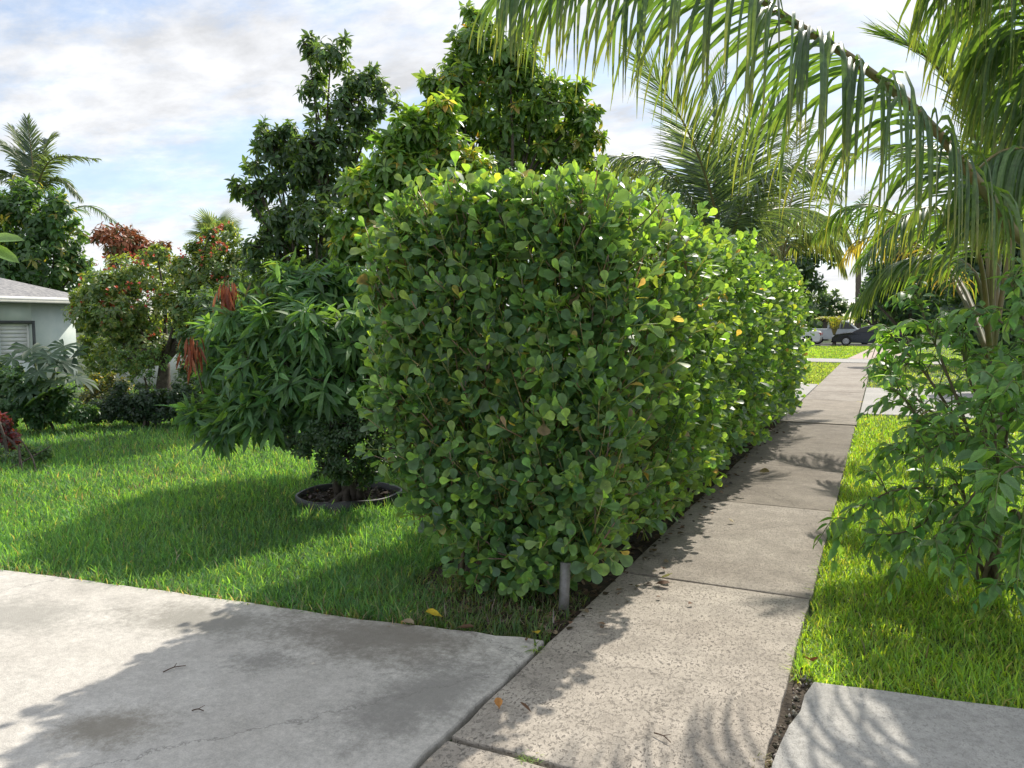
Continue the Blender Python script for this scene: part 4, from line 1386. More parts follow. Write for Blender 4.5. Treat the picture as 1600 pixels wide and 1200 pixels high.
# ------------------------------------------------------------------ palms
def frond(parent, base, pts, leaf_len, n=70, droop=1.0, lift=.25, wid=.028, roll=0.0, cols=((0.055, .095, .028), (.07, .115, .03)), tipcol=(.26, .22, .05), tipamt=.5,
          petiole=.14, rad=.022, objs=False, alpha=(1.25, .35), near_droop=None, segs=5, kinks=.08, label=None, jit=.10):
    pts = np.asarray(pts, float)
    C = catmull(pts, 60)
    fr_ = bpy.data.objects.new('frond', None) if objs else None
    mbR = MB()
    mbR.add(*tube(C[::3], [rad * 1.5, rad, rad * .7, rad * .3], 7))
    Tn = nrm(np.gradient(C, axis=0))
    mb = MB()
    cols = np.asarray(cols)
    single = []
    tk = np.linspace(0, 1, segs + 1)
    wprof = np.interp(tk, [0, .12, .45, .8, 1], [.45, .95, 1.0, .55, .06])
    for i in range(n):
        s_ = petiole + (1 - petiole) * (i + .5) / n
        for side in (1, -1):
            ss = min(.998, s_ + rng.normal() * .002)
            f = ss * 59
            k = int(f)
            u = f - k
            p = C[k] * (1 - u) + C[min(k + 1, 59)] * u
            T_ = Tn[k]
            sx = nrm(np.cross(T_, [0, 0, 1.0]) + 1e-6)
            up_ = np.cross(sx, T_)
            cr_, sr_ = math.cos(roll), math.sin(roll)
            sx, up_ = sx * cr_ + up_ * sr_, up_ * cr_ - sx * sr_
            q = (ss - petiole) / (1 - petiole)
            al = alpha[0] + (alpha[1] - alpha[0]) * q + rng.normal() * jit
            d = nrm(T_ * math.cos(al) + sx * side * math.sin(al) + up_ * (lift + rng.normal() * jit))
            Ln = leaf_len * np.interp(q, [0, .15, .4, .75, 1], [.55, .9, 1.0, .78, .35]) * rng.uniform(.88, 1.08)
            g = (droop if side > 0 or near_droop is None else near_droop) * rng.uniform(.7, 1.3) * (1.0 if not (rng.uniform() < kinks) else 2.6)
            P = [p]
            dd = d
            for j in range(segs):
                dd = nrm(dd + np.array([0, 0, -1]) * g * (.15 + .55 * (j / segs)))
                P.append(P[-1] + dd * Ln / segs)
            P = np.array(P)
            td = nrm(np.gradient(P, axis=0))
            wv = nrm(T_ - (td @ T_)[:, None] * td + 1e-5)
            tw = rng.normal() * .5
            nv_ = np.cross(td, wv)
            wv = wv * math.cos(tw) + nv_ * math.sin(tw)
            nv_ = np.cross(td, wv)
            ww = (wid * wprof * np.interp(q, [0, .3, 1], [.8, 1, .6]))[:, None] * .5
            V = np.concatenate([P + wv * ww, P - nv_ * ww * .55, P - wv * ww])
            m_ = segs + 1
            T = []
            for j in range(segs):
                T += [[j, j + 1, m_ + j + 1], [j, m_ + j + 1, m_ + j], [m_ + j, m_ + j + 1, 2 * m_ + j + 1], [m_ + j, 2 * m_ + j + 1, 2 * m_ + j]]
            c0 = cols[rng.integers(len(cols))] * (1 + .15 * rng.normal())
            tp = np.clip(tipamt * rng.uniform(.3, 1.3), 0, 1) * np.clip((tk - .55) / .45, 0, 1) ** 1.3
            cc = c0[None] * (1 - tp[:, None]) + np.asarray(tipcol)[None] * tp[:, None]
            cc = np.clip(np.tile(cc, (3, 1)), .004, .8)
            if objs:
                single.append((V, np.array(T), cc))
            else:
                mb.add(V, np.array(T), cc)
    if objs:
        fo = mbR.build('frond', M_RACHIS, parent, base)
        for (V, T, cc) in single:
            mesh_obj('leaflet', V, T, M_PALM, fo, base, cc)
    else:
        fo = mbR.build('frond', M_RACHIS, parent, base)
        mb.build('leaflets', M_PALM, fo, base, kind='stuff')
    if label:
        fo['label'] = label
    return fo


def palm_trunk(parent, base, top, r0, r1, rings=18):
    b0 = np.array(base)
    P = catmull([b0, b0 * .5 + np.array(top) * .5 + [.04, .03, 0], top], rings * 2)
    rad = np.interp(np.linspace(0, 1, rings * 2), [0, .12, 1], [r0 * 1.3, r0, r1])
    rad = rad * (1 + .05 * (np.arange(rings * 2) % 2))
    mb = MB()
    mb.add(*tube(P, rad, 12))
    return mb.build('trunk', M_PALMTRUNK, parent, base)


def px_path(*a):
    return [at(*q_) for q_ in a]


# foreground coconut palm, its trunk just right of the view
fp = at(1790, HZ, 5.4)
fp_base = np.array([fp[0], fp[1], -.06])
fpalm = thing('coconut_palm', 'coconut palm whose long arching frond hangs over the sidewalk', 'palm tree', fp_base)
crown = np.array([fp[0], fp[1], 1.75])
palm_trunk(fpalm, fp_base, crown, .15, .12)
frond(fpalm, fp_base, [crown, *px_path((1620, 395, 4.7), (1540, 300, 4.6), (1450, 190, 4.5), (1340, 98, 4.4), (1240, 35, 4.3), (1140, -30, 4.2), (1000, -75, 4.1), (880, -62, 4.0), (790, -22, 3.95))],
      1.06, 124, 1.25, .0, .031, near_droop=2.0, jit=.2, cols=((0.05, .085, .03), (.06, .10, .032), (.075, .115, .032)), tipamt=.6, petiole=.17, rad=.028, objs=True, kinks=.2, segs=7, alpha=(1.05, .5),
      label='long arching frond hanging over the sidewalk')
for (pth, ll, dr_, lf, n_) in (
        ([(1660, 180, 5.2), (1610, 20, 5.1), (1540, -70, 5.0), (1470, -60, 4.9)], .95, 2.2, .0, 84),
        ([(1720, 120, 5.4), (1680, -40, 5.3), (1620, -110, 5.1), (1530, -90, 5.0)], 1.0, 2.2, .0, 84),
        ([(1690, 260, 5.4), (1650, 130, 5.5), (1600, 60, 5.5), (1545, 60, 5.5)], .9, 2.2, .0, 80),
        ([(1700, 330, 5.0), (1640, 250, 4.9), (1570, 235, 4.9), (1500, 290, 4.8)], .8, 2.4, .0, 70),
        ([(1640, 240, 6.0), (1600, 120, 6.2), (1560, 40, 6.3), (1510, 10, 6.4)], .95, 1.9, .0, 90),
        ([(1660, 330, 5.6), (1620, 270, 5.8), (1570, 250, 5.9), (1520, 290, 6.0)], .85, 2.2, .0, 80),
        ([(1850, 200, 5.6), (1900, 0, 5.9), (1950, -50, 6.2), (2050, 50, 6.5)], .9, 1.0, .2, 50)):
    frond(fpalm, fp_base, [crown + [0, 0, .1], *px_path(*pth)], ll, int(n_ * .95), dr_, lf, .031, petiole=.22, tipamt=.45, kinks=.1)

# second palm right of the walk, upright fronds
p2 = at(1552, HZ, 8.2)
p2b = np.array([p2[0], p2[1], -.06])
palm2 = thing('coconut_palm', 'young coconut palm with upright feathered fronds behind the leafy verge shrub', 'palm tree', p2b)
c2 = np.array([p2[0], p2[1], 1.2])
palm_trunk(palm2, p2b, c2, .17, .14, 10)
for (pth, ll, dr_, lf, n_, al, rl) in (
        ([(1548, 330, 8.1), (1520, 200, 8.0), (1460, 100, 7.9), (1380, 52, 7.8)], .78, .10, .10, 75, (1.3, .5), .5),
        ([(1555, 300, 8.3), (1550, 160, 8.4), (1530, 60, 8.5), (1490, -20, 8.6)], .80, .12, .15, 70, (1.1, .5), -.3),
        ([(1530, 400, 7.8), (1480, 330, 7.6), (1420, 335, 7.5), (1350, 400, 7.4)], .72, .9, .0, 60, (1.2, .5), 0),
        ([(1525, 430, 8.4), (1460, 400, 8.6), (1390, 420, 8.8), (1330, 480, 9.0)], .72, .9, .0, 60, (1.2, .5), 0),
        ([(1540, 380, 8.6), (1500, 270, 9.2), (1450, 230, 9.8), (1380, 230, 10.4)], .75, .4, .1, 64, (1.2, .5), .2),
        ([(1590, 330, 8.2), (1640, 200, 8.2), (1720, 130, 8.2), (1820, 150, 8.2)], .75, .5, .1, 60, (1.2, .5), 0),
        ([(1570, 320, 8.7), (1600, 170, 9.0), (1610, 60, 9.3), (1600, -60, 9.6)], .8, .2, .1, 60, (1.2, .5), 0)):
    frond(palm2, p2b, [c2, *px_path(*pth)], ll, int(n_ * 1.4), dr_, lf, .030, roll=rl, petiole=.24, tipamt=.3, alpha=al, kinks=.02, rad=.02)
frond(palm2, p2b, [c2, *px_path((1480, 420, 9.8), (1400, 335, 10.6), (1330, 322, 11.2), (1275, 365, 11.6))], .75, 66, 1.7, .0, .03, petiole=.2, tipamt=.6)
frond(palm2, p2b, [c2, *px_path((1500, 440, 9.4), (1430, 380, 10.2), (1360, 370, 11), (1320, 400, 11.4))], .6, 44, 1.6, .0, .026, petiole=.24, cols=((.24, .17, .04), (.20, .17, .05)), tipcol=(.36, .24, .06), tipamt=.9,
      label='yellowing brown drooping old frond')

# palm behind the hedge with feathered upright fronds
p3 = at(1132, HZ, 11.6)
p3b = np.array([p3[0] - .55, p3[1], -.06])
palm3 = thing('coconut_palm', 'coconut palm with feathery upright fronds rising behind the hedge', 'palm tree', p3b)
c3 = at(1132, 420, 11.6)
palm_trunk(palm3, p3b, c3, .16, .13, 12)
for (pth, ll, dr_, lf, n_, rl) in (
        ([(1118, 330, 11.4), (1090, 240, 11.2), (1050, 160, 11.0), (995, 88, 10.8)], .95, .06, .05, 76, .1),
        ([(1122, 330, 11.7), (1115, 260, 11.8), (1118, 180, 11.9), (1135, 110, 12.0)], .9, .05, .2, 60, 1.2),
        ([(1140, 340, 11.6), (1150, 270, 11.6), (1180, 205, 11.6), (1225, 150, 11.6)], .95, .12, .1, 66, -.3),
        ([(1150, 350, 11.2), (1185, 290, 11.0), (1235, 265, 10.8), (1300, 290, 10.6)], .9, .7, .05, 60, 0),
        ([(1095, 340, 11.6), (1060, 285, 11.6), (1010, 250, 11.6), (955, 243, 11.6)], .8, .9, .0, 54, 0),
        ([(1150, 370, 12.0), (1200, 330, 12.4), (1260, 330, 12.8), (1310, 370, 13.2)], .85, .9, .0, 56, 0),
        ([(1150, 330, 12.0), (1165, 250, 12.4), (1190, 200, 12.8), (1230, 170, 13.2)], .9, .3, .1, 56, .4),
        ([(1105, 380, 12.0), (1070, 350, 12.4), (1030, 340, 12.8), (980, 350, 13.2)], .8, .8, .0, 50, 0),
        ([(1125, 350, 12.0), (1100, 280, 12.6), (1085, 230, 13), (1060, 200, 13.4)], .85, .2, .1, 50, 0)):
    frond(palm3, p3b, [c3, *px_path(*pth)], ll * 1.1, int(n_ * 1.5), dr_, lf, .030, roll=rl, petiole=.16, tipamt=.15, kinks=.02, rad=.02, cols=((.055, .082, .048), (.072, .10, .056)), alpha=(1.45, .6), jit=.06)
# palm past the hedge end
p4 = at(1225, HZ, 16.0)
p4b = np.array([p4[0] - .4, p4[1], -.06])
palm4 = thing('coconut_palm', 'shaggy palm past the hedge end with drooping fronds', 'palm tree', p4b)
c4 = at(1222, 405, 16)
palm_trunk(palm4, p4b, c4, .16, .13, 12)
for (pth, ll, dr_, n_) in (
        ([(1232, 370, 15.6), (1262, 342, 15.3), (1300, 345, 15.0), (1335, 385, 14.8)], .9, 1.1, 60),
        ([(1240, 380, 16), (1270, 365, 16), (1300, 380, 16), (1320, 420, 16)], .8, 1.2, 54),
        ([(1215, 350, 16), (1205, 300, 16), (1180, 270, 16), (1140, 260, 16)], .9, .6, 54),
        ([(1228, 350, 16.4), (1245, 290, 16.8), (1280, 250, 17), (1330, 240, 17.4)], .95, .6, 56),
        ([(1226, 340, 16.8), (1230, 280, 17.4), (1240, 230, 18), (1260, 190, 18.5)], .9, .3, 50),
        ([(1200, 390, 15.4), (1180, 375, 15), (1160, 390, 14.6), (1150, 420, 14.4)], .7, 1.2, 40)):
    frond(palm4, p4b, [c4, *px_path(*pth)], ll, int(n_ * 1.4), dr_, .05, .036, petiole=.16, tipamt=.4, kinks=.04, cols=((.05, .08, .03), (.075, .10, .035), (.12, .12, .04)))

# left far coconut palm
p5 = at(72, HZ, 36)
p5b = np.array([p5[0], p5[1], -.06])
palm5 = thing('coconut_palm', 'distant tall coconut palm rising above the house roof', 'palm tree', p5b)
c5 = at(55, 310, 36)
palm_trunk(palm5, p5b, c5, .2, .16, 16)
for (pth, dr_, rl) in (
        ([(52, 270, 36), (48, 230, 36), (42, 185, 36)], .1, .2), ([(66, 270, 35.5), (90, 245, 35), (150, 248, 34.6)], .6, 0), ([(68, 290, 36), (95, 280, 36), (125, 310, 36)], .9, 0),
        ([(40, 270, 36), (20, 235, 36), (-10, 215, 36)], .5, 0), ([(36, 290, 36), (10, 270, 36), (-25, 290, 36)], .9, 0), ([(62, 265, 36.8), (72, 225, 37.4), (82, 215, 38)], .3, .5), ([(46, 260, 36.6), (30, 220, 37), (20, 200, 37.4)], .2, -.4)):
    frond(palm5, p5b, [c5, *px_path(*pth)], .95, 70, dr_, .1, .08, roll=rl, petiole=.12, tipamt=.2, rad=.035, segs=4, cols=((.06, .085, .045), (.075, .10, .05)))
frond(palm5, p5b, [c5, *px_path((95, 330, 35), (140, 322, 34.4), (185, 350, 34))], .9, 52, .9, .1, .05, petiole=.1, tipamt=.3, rad=.035, segs=4)
# fan palm behind the flowering tree
p6 = at(335, HZ, 26)
p6b = np.array([p6[0], p6[1], -.06])
fan = thing('fan_palm', 'fan palm top showing above the red flowering tree', 'palm tree', p6b)
c6 = at(338, 374, 26)
palm_trunk(fan, p6b, c6, .16, .14, 12)
for i in range(16):
    a = i * 2.4
    el = rng.uniform(.1, 1.2)
    d = np.array([math.cos(a) * math.cos(el), math.sin(a) * math.cos(el), math.sin(el)])
    e_ = c6 + d * .55
    mb = MB()
    s1 = nrm(np.cross(d, [0, 0, 1.]))
    u1 = np.cross(s1, d)
    nn = 22
    th = np.linspace(-1.9, 1.9, nn)
    D = d[None] * np.cos(th)[:, None] + s1[None] * np.sin(th)[:, None] + u1[None] * .1
    mb.add(*instance(leaf_tpl([(0, 0), (.4, .035), (.7, .03), (1, 0)], .3, .25), np.repeat(e_[None], nn, 0), frames(D, np.repeat(u1[None], nn, 0)), np.full(nn, .62), palette(nn, [(.07, .095, .05), (.09, .11, .055)])))
    st = MB()
    st.add(*tube([c6, e_], [.02, .012], 5))
    fo = st.build('frond', M_RACHIS, fan, p6b)
    mb.build('leaflets', M_PALM, fo, p6b, kind='stuff')
# banana leaves at the left edge
bnb = np.array([*gpt(-40, 19), -.06])
ban = thing('banana_plant', 'banana plant with broad leaf tips at the house roof', 'plant', bnb)
T_BAN = leaf_tpl([(0, .03), (.1, .10), (.3, .17), (.6, .17), (.85, .11), (1, 0)], .35, .3)
bs = MB()
bs.add(*tube([bnb, bnb + [0, 0, 2.6]], [.12, .08], 9))
bs.build('stem', M_GREENSTEM, ban, bnb)
tips = [((-30, 380, 18.8), (22, 360, 18.5)), ((-30, 385, 18.8), (20, 395, 18.5)), ((-45, 380, 19), (-60, 300, 19)), ((-45, 385, 19), (-110, 360, 19))]
Pb, Rb, Sb, Cb = [], [], [], []
for a, b_ in tips:
    A_, B_ = at(*a), at(*b_)
    Pb.append(A_)
    Rb.append(frames(nrm(B_ - A_)[None], np.array([[.3, -.6, .7]]))[0])
    Sb.append(np.linalg.norm(B_ - A_))
    Cb.append((.10, .17, .05))
leaf_objects(T_BAN, np.array(Pb), np.array(Rb), np.array(Sb), np.array(Cb), M_LEAF, ban, bnb, 'banana_leaf', 2)

# ------------------------------------------------------------------ leafy shrub on the right verge
def arching_shrub(name, label, base, stems_px, leaf_len, ntw, cols, nobj, twl=(.18, .42), cat='shrub'):
    base = np.array([base[0], base[1], -.06])
    t = thing(name, label, cat, base)
    LP, LD, LS = [], [], []
    sb = MB()
    for path in stems_px:
        tgt = [at(*q_) for q_ in path]
        b0 = base + np.array([rng.normal() * .05, rng.normal() * .05, 0])
        C = catmull([b0, *tgt], 24)
        st = MB()
        st.add(*tube(C, [.013, .008, .003], 6))
        st.build('stem', M_TWIG, t, base)
        tw = [(C[10:], 1.0)]
        for j in range(ntw):
            k = rng.integers(6, 23)
            tdir = nrm(C[min(k + 1, 23)] - C[k - 1])
            o_ = nrm(tdir * .7 + rng.normal(size=3) * .75 + [0, 0, .2])
            ln = rng.uniform(*twl)
            q_ = catmull([C[k], C[k] + o_ * ln * .5 + [0, 0, .03], C[k] + o_ * ln + [0, 0, -.10 * ln / .3]], 8)
            sb.add(*tube(q_, [.005, .002], 4))
            tw.append((q_, ln))
        for q_, _ in tw:
            seglen = np.linalg.norm(np.diff(q_, axis=0), axis=1).sum()
            nl = max(4, int(seglen / .030))
            for i in range(nl):
                f = (i + .6) / nl * (len(q_) - 1)
                k = min(int(f), len(q_) - 2)
                p = q_[k] + (q_[k + 1] - q_[k]) * (f - k)
                td = nrm(q_[k + 1] - q_[k])
                sd = nrm(np.cross(td, [0, 0, 1.]) + 1e-5)
                a = i * math.pi + rng.normal() * .35
                u_ = np.cross(sd, td)
                d = td * .65 + (sd * math.cos(a) + u_ * math.sin(a)) * .8 + [0, 0, -rng.uniform(-.1, .75)]
                LP.append(p)
                LD.append(d)
                LS.append(leaf_len * rng.uniform(.6, 1.15) * (.7 if i > nl - 3 else 1))
    sb.build('side_twigs', M_GREENSTEM, t, base, kind='stuff')
    LP, LD, LS = np.array(LP), nrm(np.array(LD)), np.array(LS)
    ok = LP[:, 2] + LD[:, 2] * LS > 0.02
    LP, LD, LS = LP[ok], LD[ok], LS[ok]
    c = palette(len(LP), cols, [4, 3, 3, 1.0], .15)
    Rm = frames(LD, np.array([0, -.2, 1.0]), rng.normal(size=len(LP)) * .5)
    m = pick_split(LP, LS, nobj, LS / depth_of(LP) ** 2 * (0.5 + rng.uniform(size=len(LP))))
    leaf_objects(T_OVATE, LP[m], Rm[m], LS[m], c[m], M_LEAF, t, base)
    mb = MB()
    mb.add(*instance(T_OVATE, LP[~m], Rm[~m], LS[~m], c[~m]))
    mb.build('foliage', M_LEAF, t, base, kind='stuff')
    print(name, len(LP))
    return t


RC = [(0.075, .15, .042), (.095, .18, .044), (.055, .115, .038), (.13, .22, .045)]
arching_shrub('leafy_shrub', 'sprawling verge shrub with pointed drooping leaves reaching over the sidewalk', at(1565, HZ, 4.75)[:2],
              [[(1490, 780, 4.7), (1410, 765, 4.75), (1360, 785, 4.8), (1310, 825, 4.85)], [(1500, 760, 4.6), (1440, 820, 4.6), (1370, 840, 4.6)], [(1510, 700, 4.8), (1450, 590, 4.9), (1405, 540, 5.0), (1385, 515, 5.0)],
               [(1520, 700, 4.7), (1470, 560, 4.8), (1445, 500, 4.9), (1440, 468, 4.9)], [(1530, 700, 4.6), (1450, 680, 4.5), (1420, 630, 4.5), (1390, 605, 4.5)], [(1540, 680, 4.7), (1510, 580, 4.7), (1500, 520, 4.8)],
               [(1550, 760, 4.3), (1500, 800, 4.2), (1440, 860, 4.2)], [(1555, 700, 4.5), (1545, 620, 4.4), (1550, 560, 4.4)], [(1560, 700, 4.9), (1480, 690, 5.1), (1430, 690, 5.2), (1410, 710, 5.2)],
               [(1570, 700, 4.6), (1590, 600, 4.5), (1620, 540, 4.5)], [(1560, 760, 4.4), (1540, 800, 4.2), (1500, 880, 4.1)], [(1540, 720, 4.9), (1450, 640, 5.1), (1400, 590, 5.2), (1385, 580, 5.2)],
               [(1580, 800, 4.3), (1600, 850, 4.1), (1580, 930, 4.0)], [(1560, 720, 4.4), (1490, 690, 4.3), (1430, 720, 4.3)], [(1570, 730, 4.9), (1520, 640, 5.2), (1470, 600, 5.4)], [(1590, 740, 4.6), (1640, 660, 4.6), (1700, 640, 4.6)]],
              .108, 16, RC, 300, (.14, .34))
arching_shrub('leafy_shrub', 'taller verge shrub with larger leaves under the arching palm frond', at(1650, HZ, 4.3)[:2],
              [[(1640, 650, 4.2), (1610, 540, 4.1), (1590, 470, 4.1), (1575, 430, 4.1)], [(1640, 640, 4.3), (1620, 560, 4.3), (1560, 500, 4.4), (1520, 490, 4.4)], [(1640, 700, 4.0), (1600, 620, 3.95), (1560, 600, 3.95)],
               [(1650, 640, 4.3), (1650, 520, 4.3), (1640, 420, 4.3)], [(1640, 760, 3.9), (1590, 730, 3.85), (1550, 760, 3.85)], [(1650, 760, 3.9), (1610, 800, 3.8), (1590, 860, 3.8)]],
              .118, 12, RC, 120, (.15, .32))
tree('dark_plant', 'dark low plant on the verge near the crossing driveway', 'plant', gnd(1450, 690)[:2],
     [(1440, 672, 22), (1465, 665, 24), (1425, 685, 14), (1480, 680, 22), (1450, 650, 14)], 11.2, 60, 8, .13, T_MANGO, [(0.03, .045, .025), (.05, .04, .03), (.04, .06, .028)], None, .015, .1, twigs=False, stems=3)

# ------------------------------------------------------------------ dark trees and far street on the right
tree('street_tree', 'dark dense tree right of the sky gap over the sidewalk', 'tree', gpt(1420, 30),
     [(1375, 440, 26), (1400, 420, 36), (1430, 430, 44), (1390, 475, 26), (1360, 465, 14), (1440, 480, 40), (1480, 440, 50), (1480, 490, 40), (1420, 380, 40), (1470, 390, 44)],
     30, 60, 6, .34, T_TINY, [(0.026, .055, .024), (.035, .07, .028)], None, .2, .4, twigs=False)
tree('street_tree', 'dark bushy tree filling behind the right hand palms', 'tree', gpt(1570, 18),
     [(1520, 440, 44), (1560, 420, 50), (1600, 440, 60), (1540, 480, 44), (1590, 500, 50), (1500, 500, 34), (1650, 440, 70), (1570, 530, 40), (1520, 530, 30), (1620, 380, 60), (1570, 360, 44)],
     18, 60, 6, .24, T_TINY, [(0.026, .05, .022), (.035, .065, .026)], None, .18, .4, twigs=False)
tree('street_tree', 'dark tree behind the hedge end left of the sky gap', 'tree', gpt(1225, 24),
     [(1240, 420, 30), (1210, 390, 36), (1265, 440, 20), (1250, 470, 24), (1180, 380, 36), (1215, 340, 34), (1260, 400, 24), (1290, 395, 20), (1235, 500, 26)],
     24, 60, 6, .26, T_TINY, [(0.028, .058, .024), (.04, .075, .028)], None, .16, .4, twigs=False)
tree('street_tree', 'distant round tree behind the young palm by the street', 'tree', gpt(1290, 75),
     [(1292, 462, 16), (1275, 470, 18), (1310, 472, 12), (1285, 482, 16), (1258, 470, 20), (1325, 482, 8), (1240, 470, 24), (1300, 485, 12)],
     75, 100, 6, .5, T_TINY, [(0.04, .075, .03), (.055, .09, .035)], None, .25, .3, twigs=False)
tree('street_tree', 'distant dark tree beside the palm trunk by the street', 'tree', gpt(1365, 72),
     [(1362, 470, 18), (1380, 460, 26), (1350, 485, 10), (1375, 490, 18), (1400, 480, 26), (1362, 440, 12), (1345, 496, 7)],
     72, 100, 6, .5, T_TINY, [(0.03, .06, .028), (.04, .075, .03)], None, .25, .3, twigs=False)
pt = thing('slender_palm', 'slender bare palm trunk standing against the sky gap', 'palm tree', at(1340, 531, 76) * [1, 1, 0] + [0, 0, -.06])
pbb = np.array(pt.location)
palm_trunk(pt, pbb, at(1341, 380, 76), .30, .24, 16)
cp_ = at(1341, 385, 76)
for (pth, dr_) in (([(1320, 350, 76), (1290, 345, 76), (1262, 375, 76)], .9), ([(1330, 345, 76), (1310, 320, 76), (1280, 320, 76)], .7), ([(1350, 345, 76), (1380, 335, 76), (1410, 365, 76)], .9), ([(1342, 340, 76), (1350, 310, 76), (1370, 290, 76)], .4)):
    frond(pt, pbb, [cp_, *px_path(*pth)], 1.2, 44, dr_, .1, .11, petiole=.12, tipamt=.4, rad=.04, segs=4)
# young ornamental palm by the street
p7 = at(1303, 532, 57)
p7b = np.array([p7[0], p7[1], -.06])
palm7 = thing('young_palm', 'small yellow green palm planted in front of the parked vehicles', 'palm tree', p7b)
c7 = p7b + [0, 0, .75]
palm_trunk(palm7, p7b, c7, .14, .10, 8)
for i in range(13):
    a = i * 2.4
    rr_ = rng.uniform(.6, 1.0)
    top = c7 + np.array([math.cos(a) * .55 * rr_, math.sin(a) * .55 * rr_, 1.15])
    end = c7 + np.array([math.cos(a) * 1.45 * rr_, math.sin(a) * 1.45 * rr_, 1.9 - .7 * rr_])
    frond(palm7, p7b, [c7, top, end], .5, 22, .5, .2, .05, petiole=.2, tipamt=.5, rad=.03, segs=3, cols=((.16, .17, .03), (.22, .19, .04), (.08, .12, .03)), tipcol=(.45, .33, .06))

# ------------------------------------------------------------------ vehicles
M_BLACKCAR = simple_mat('black_car_paint', (0.010, 0.011, 0.017), (0.014, 0.015, 0.022), 2, 0.18)
M_SILVER = simple_mat('silver_car_paint', (0.36, 0.40, 0.42), (0.42, 0.46, 0.48), 2, 0.3)
M_WHITECAR = simple_mat('white_car_paint', (0.62, 0.63, 0.64), (0.70, 0.70, 0.70), 2, 0.25)
M_GLASS = simple_mat('car_glass', (0.012, 0.016, 0.018), (0.02, 0.025, 0.028), 2, 0.06)
M_TYRE = simple_mat('tyre_rubber', (0.012, 0.012, 0.012), (0.025, 0.025, 0.025), 20, 0.85)
M_ALLOY = simple_mat('alloy', (0.5, 0.5, 0.52), (0.62, 0.62, 0.63), 10, 0.35, 0, 0.6)
M_LAMP = simple_mat('lamp_lens', (0.45, 0.46, 0.46), (0.6, 0.6, 0.6), 10, 0.15)
M_TAIL = simple_mat('tail_lens', (0.35, 0.02, 0.02), (0.45, 0.03, 0.03), 10, 0.2)


def wheel(parent, x, y, r, side, base):
    n = 24
    an = np.linspace(0, 2 * math.pi, n, endpoint=False)

    def ringmesh(prof):
        V = np.array([[x + q_[0] * math.cos(a), y + side * q_[1], r + q_[0] * math.sin(a)] for a in an for q_ in prof])
        k = len(prof)
        return V, np.array([[i * k + j, ((i + 1) % n) * k + j, ((i + 1) % n) * k + j + 1, i * k + j + 1] for i in range(n) for j in range(k - 1)])
    wb = bpy.data.objects.new('wheel', None)
    ty = MB()
    ty.add(*ringmesh([(r * .68, -.2), (r * .95, -.2), (r, -.16), (r, -.04), (r * .95, 0), (r * .68, 0), (r * .66, -.03)]))
    to = ty.build('wheel', M_TYRE, parent)
    bpy.data.objects.remove(wb)
    rm = MB()
    rm.add(*ringmesh([(r * .66, -.03), (r * .66, 0.0), (r * .60, .0), (r * .58, -.04)]))
    for i in range(10):
        a = i * 2 * math.pi / 10
        d, s_ = np.array([math.cos(a), 0, math.sin(a)]), np.array([-math.sin(a), 0, math.cos(a)])
        q_ = []
        for rr__, ww_ in ((r * .1, .03), (r * .62, .035)):
            for sg in (-1, 1):
                for yy in (-.03, -.005):
                    q_.append(np.array([x, y + side * yy, r]) + d * rr__ + s_ * sg * ww_)
        rm.add(np.array(q_), np.array([[0, 1, 3, 2], [4, 6, 7, 5], [0, 4, 5, 1], [2, 3, 7, 6], [1, 5, 7, 3], [0, 2, 6, 4]]))
    rm.add(*ringmesh([(0.001, 0.0), (r * .14, 0.0), (r * .16, -.02)]))
    rm.build('rim', M_ALLOY, to, smooth=False)


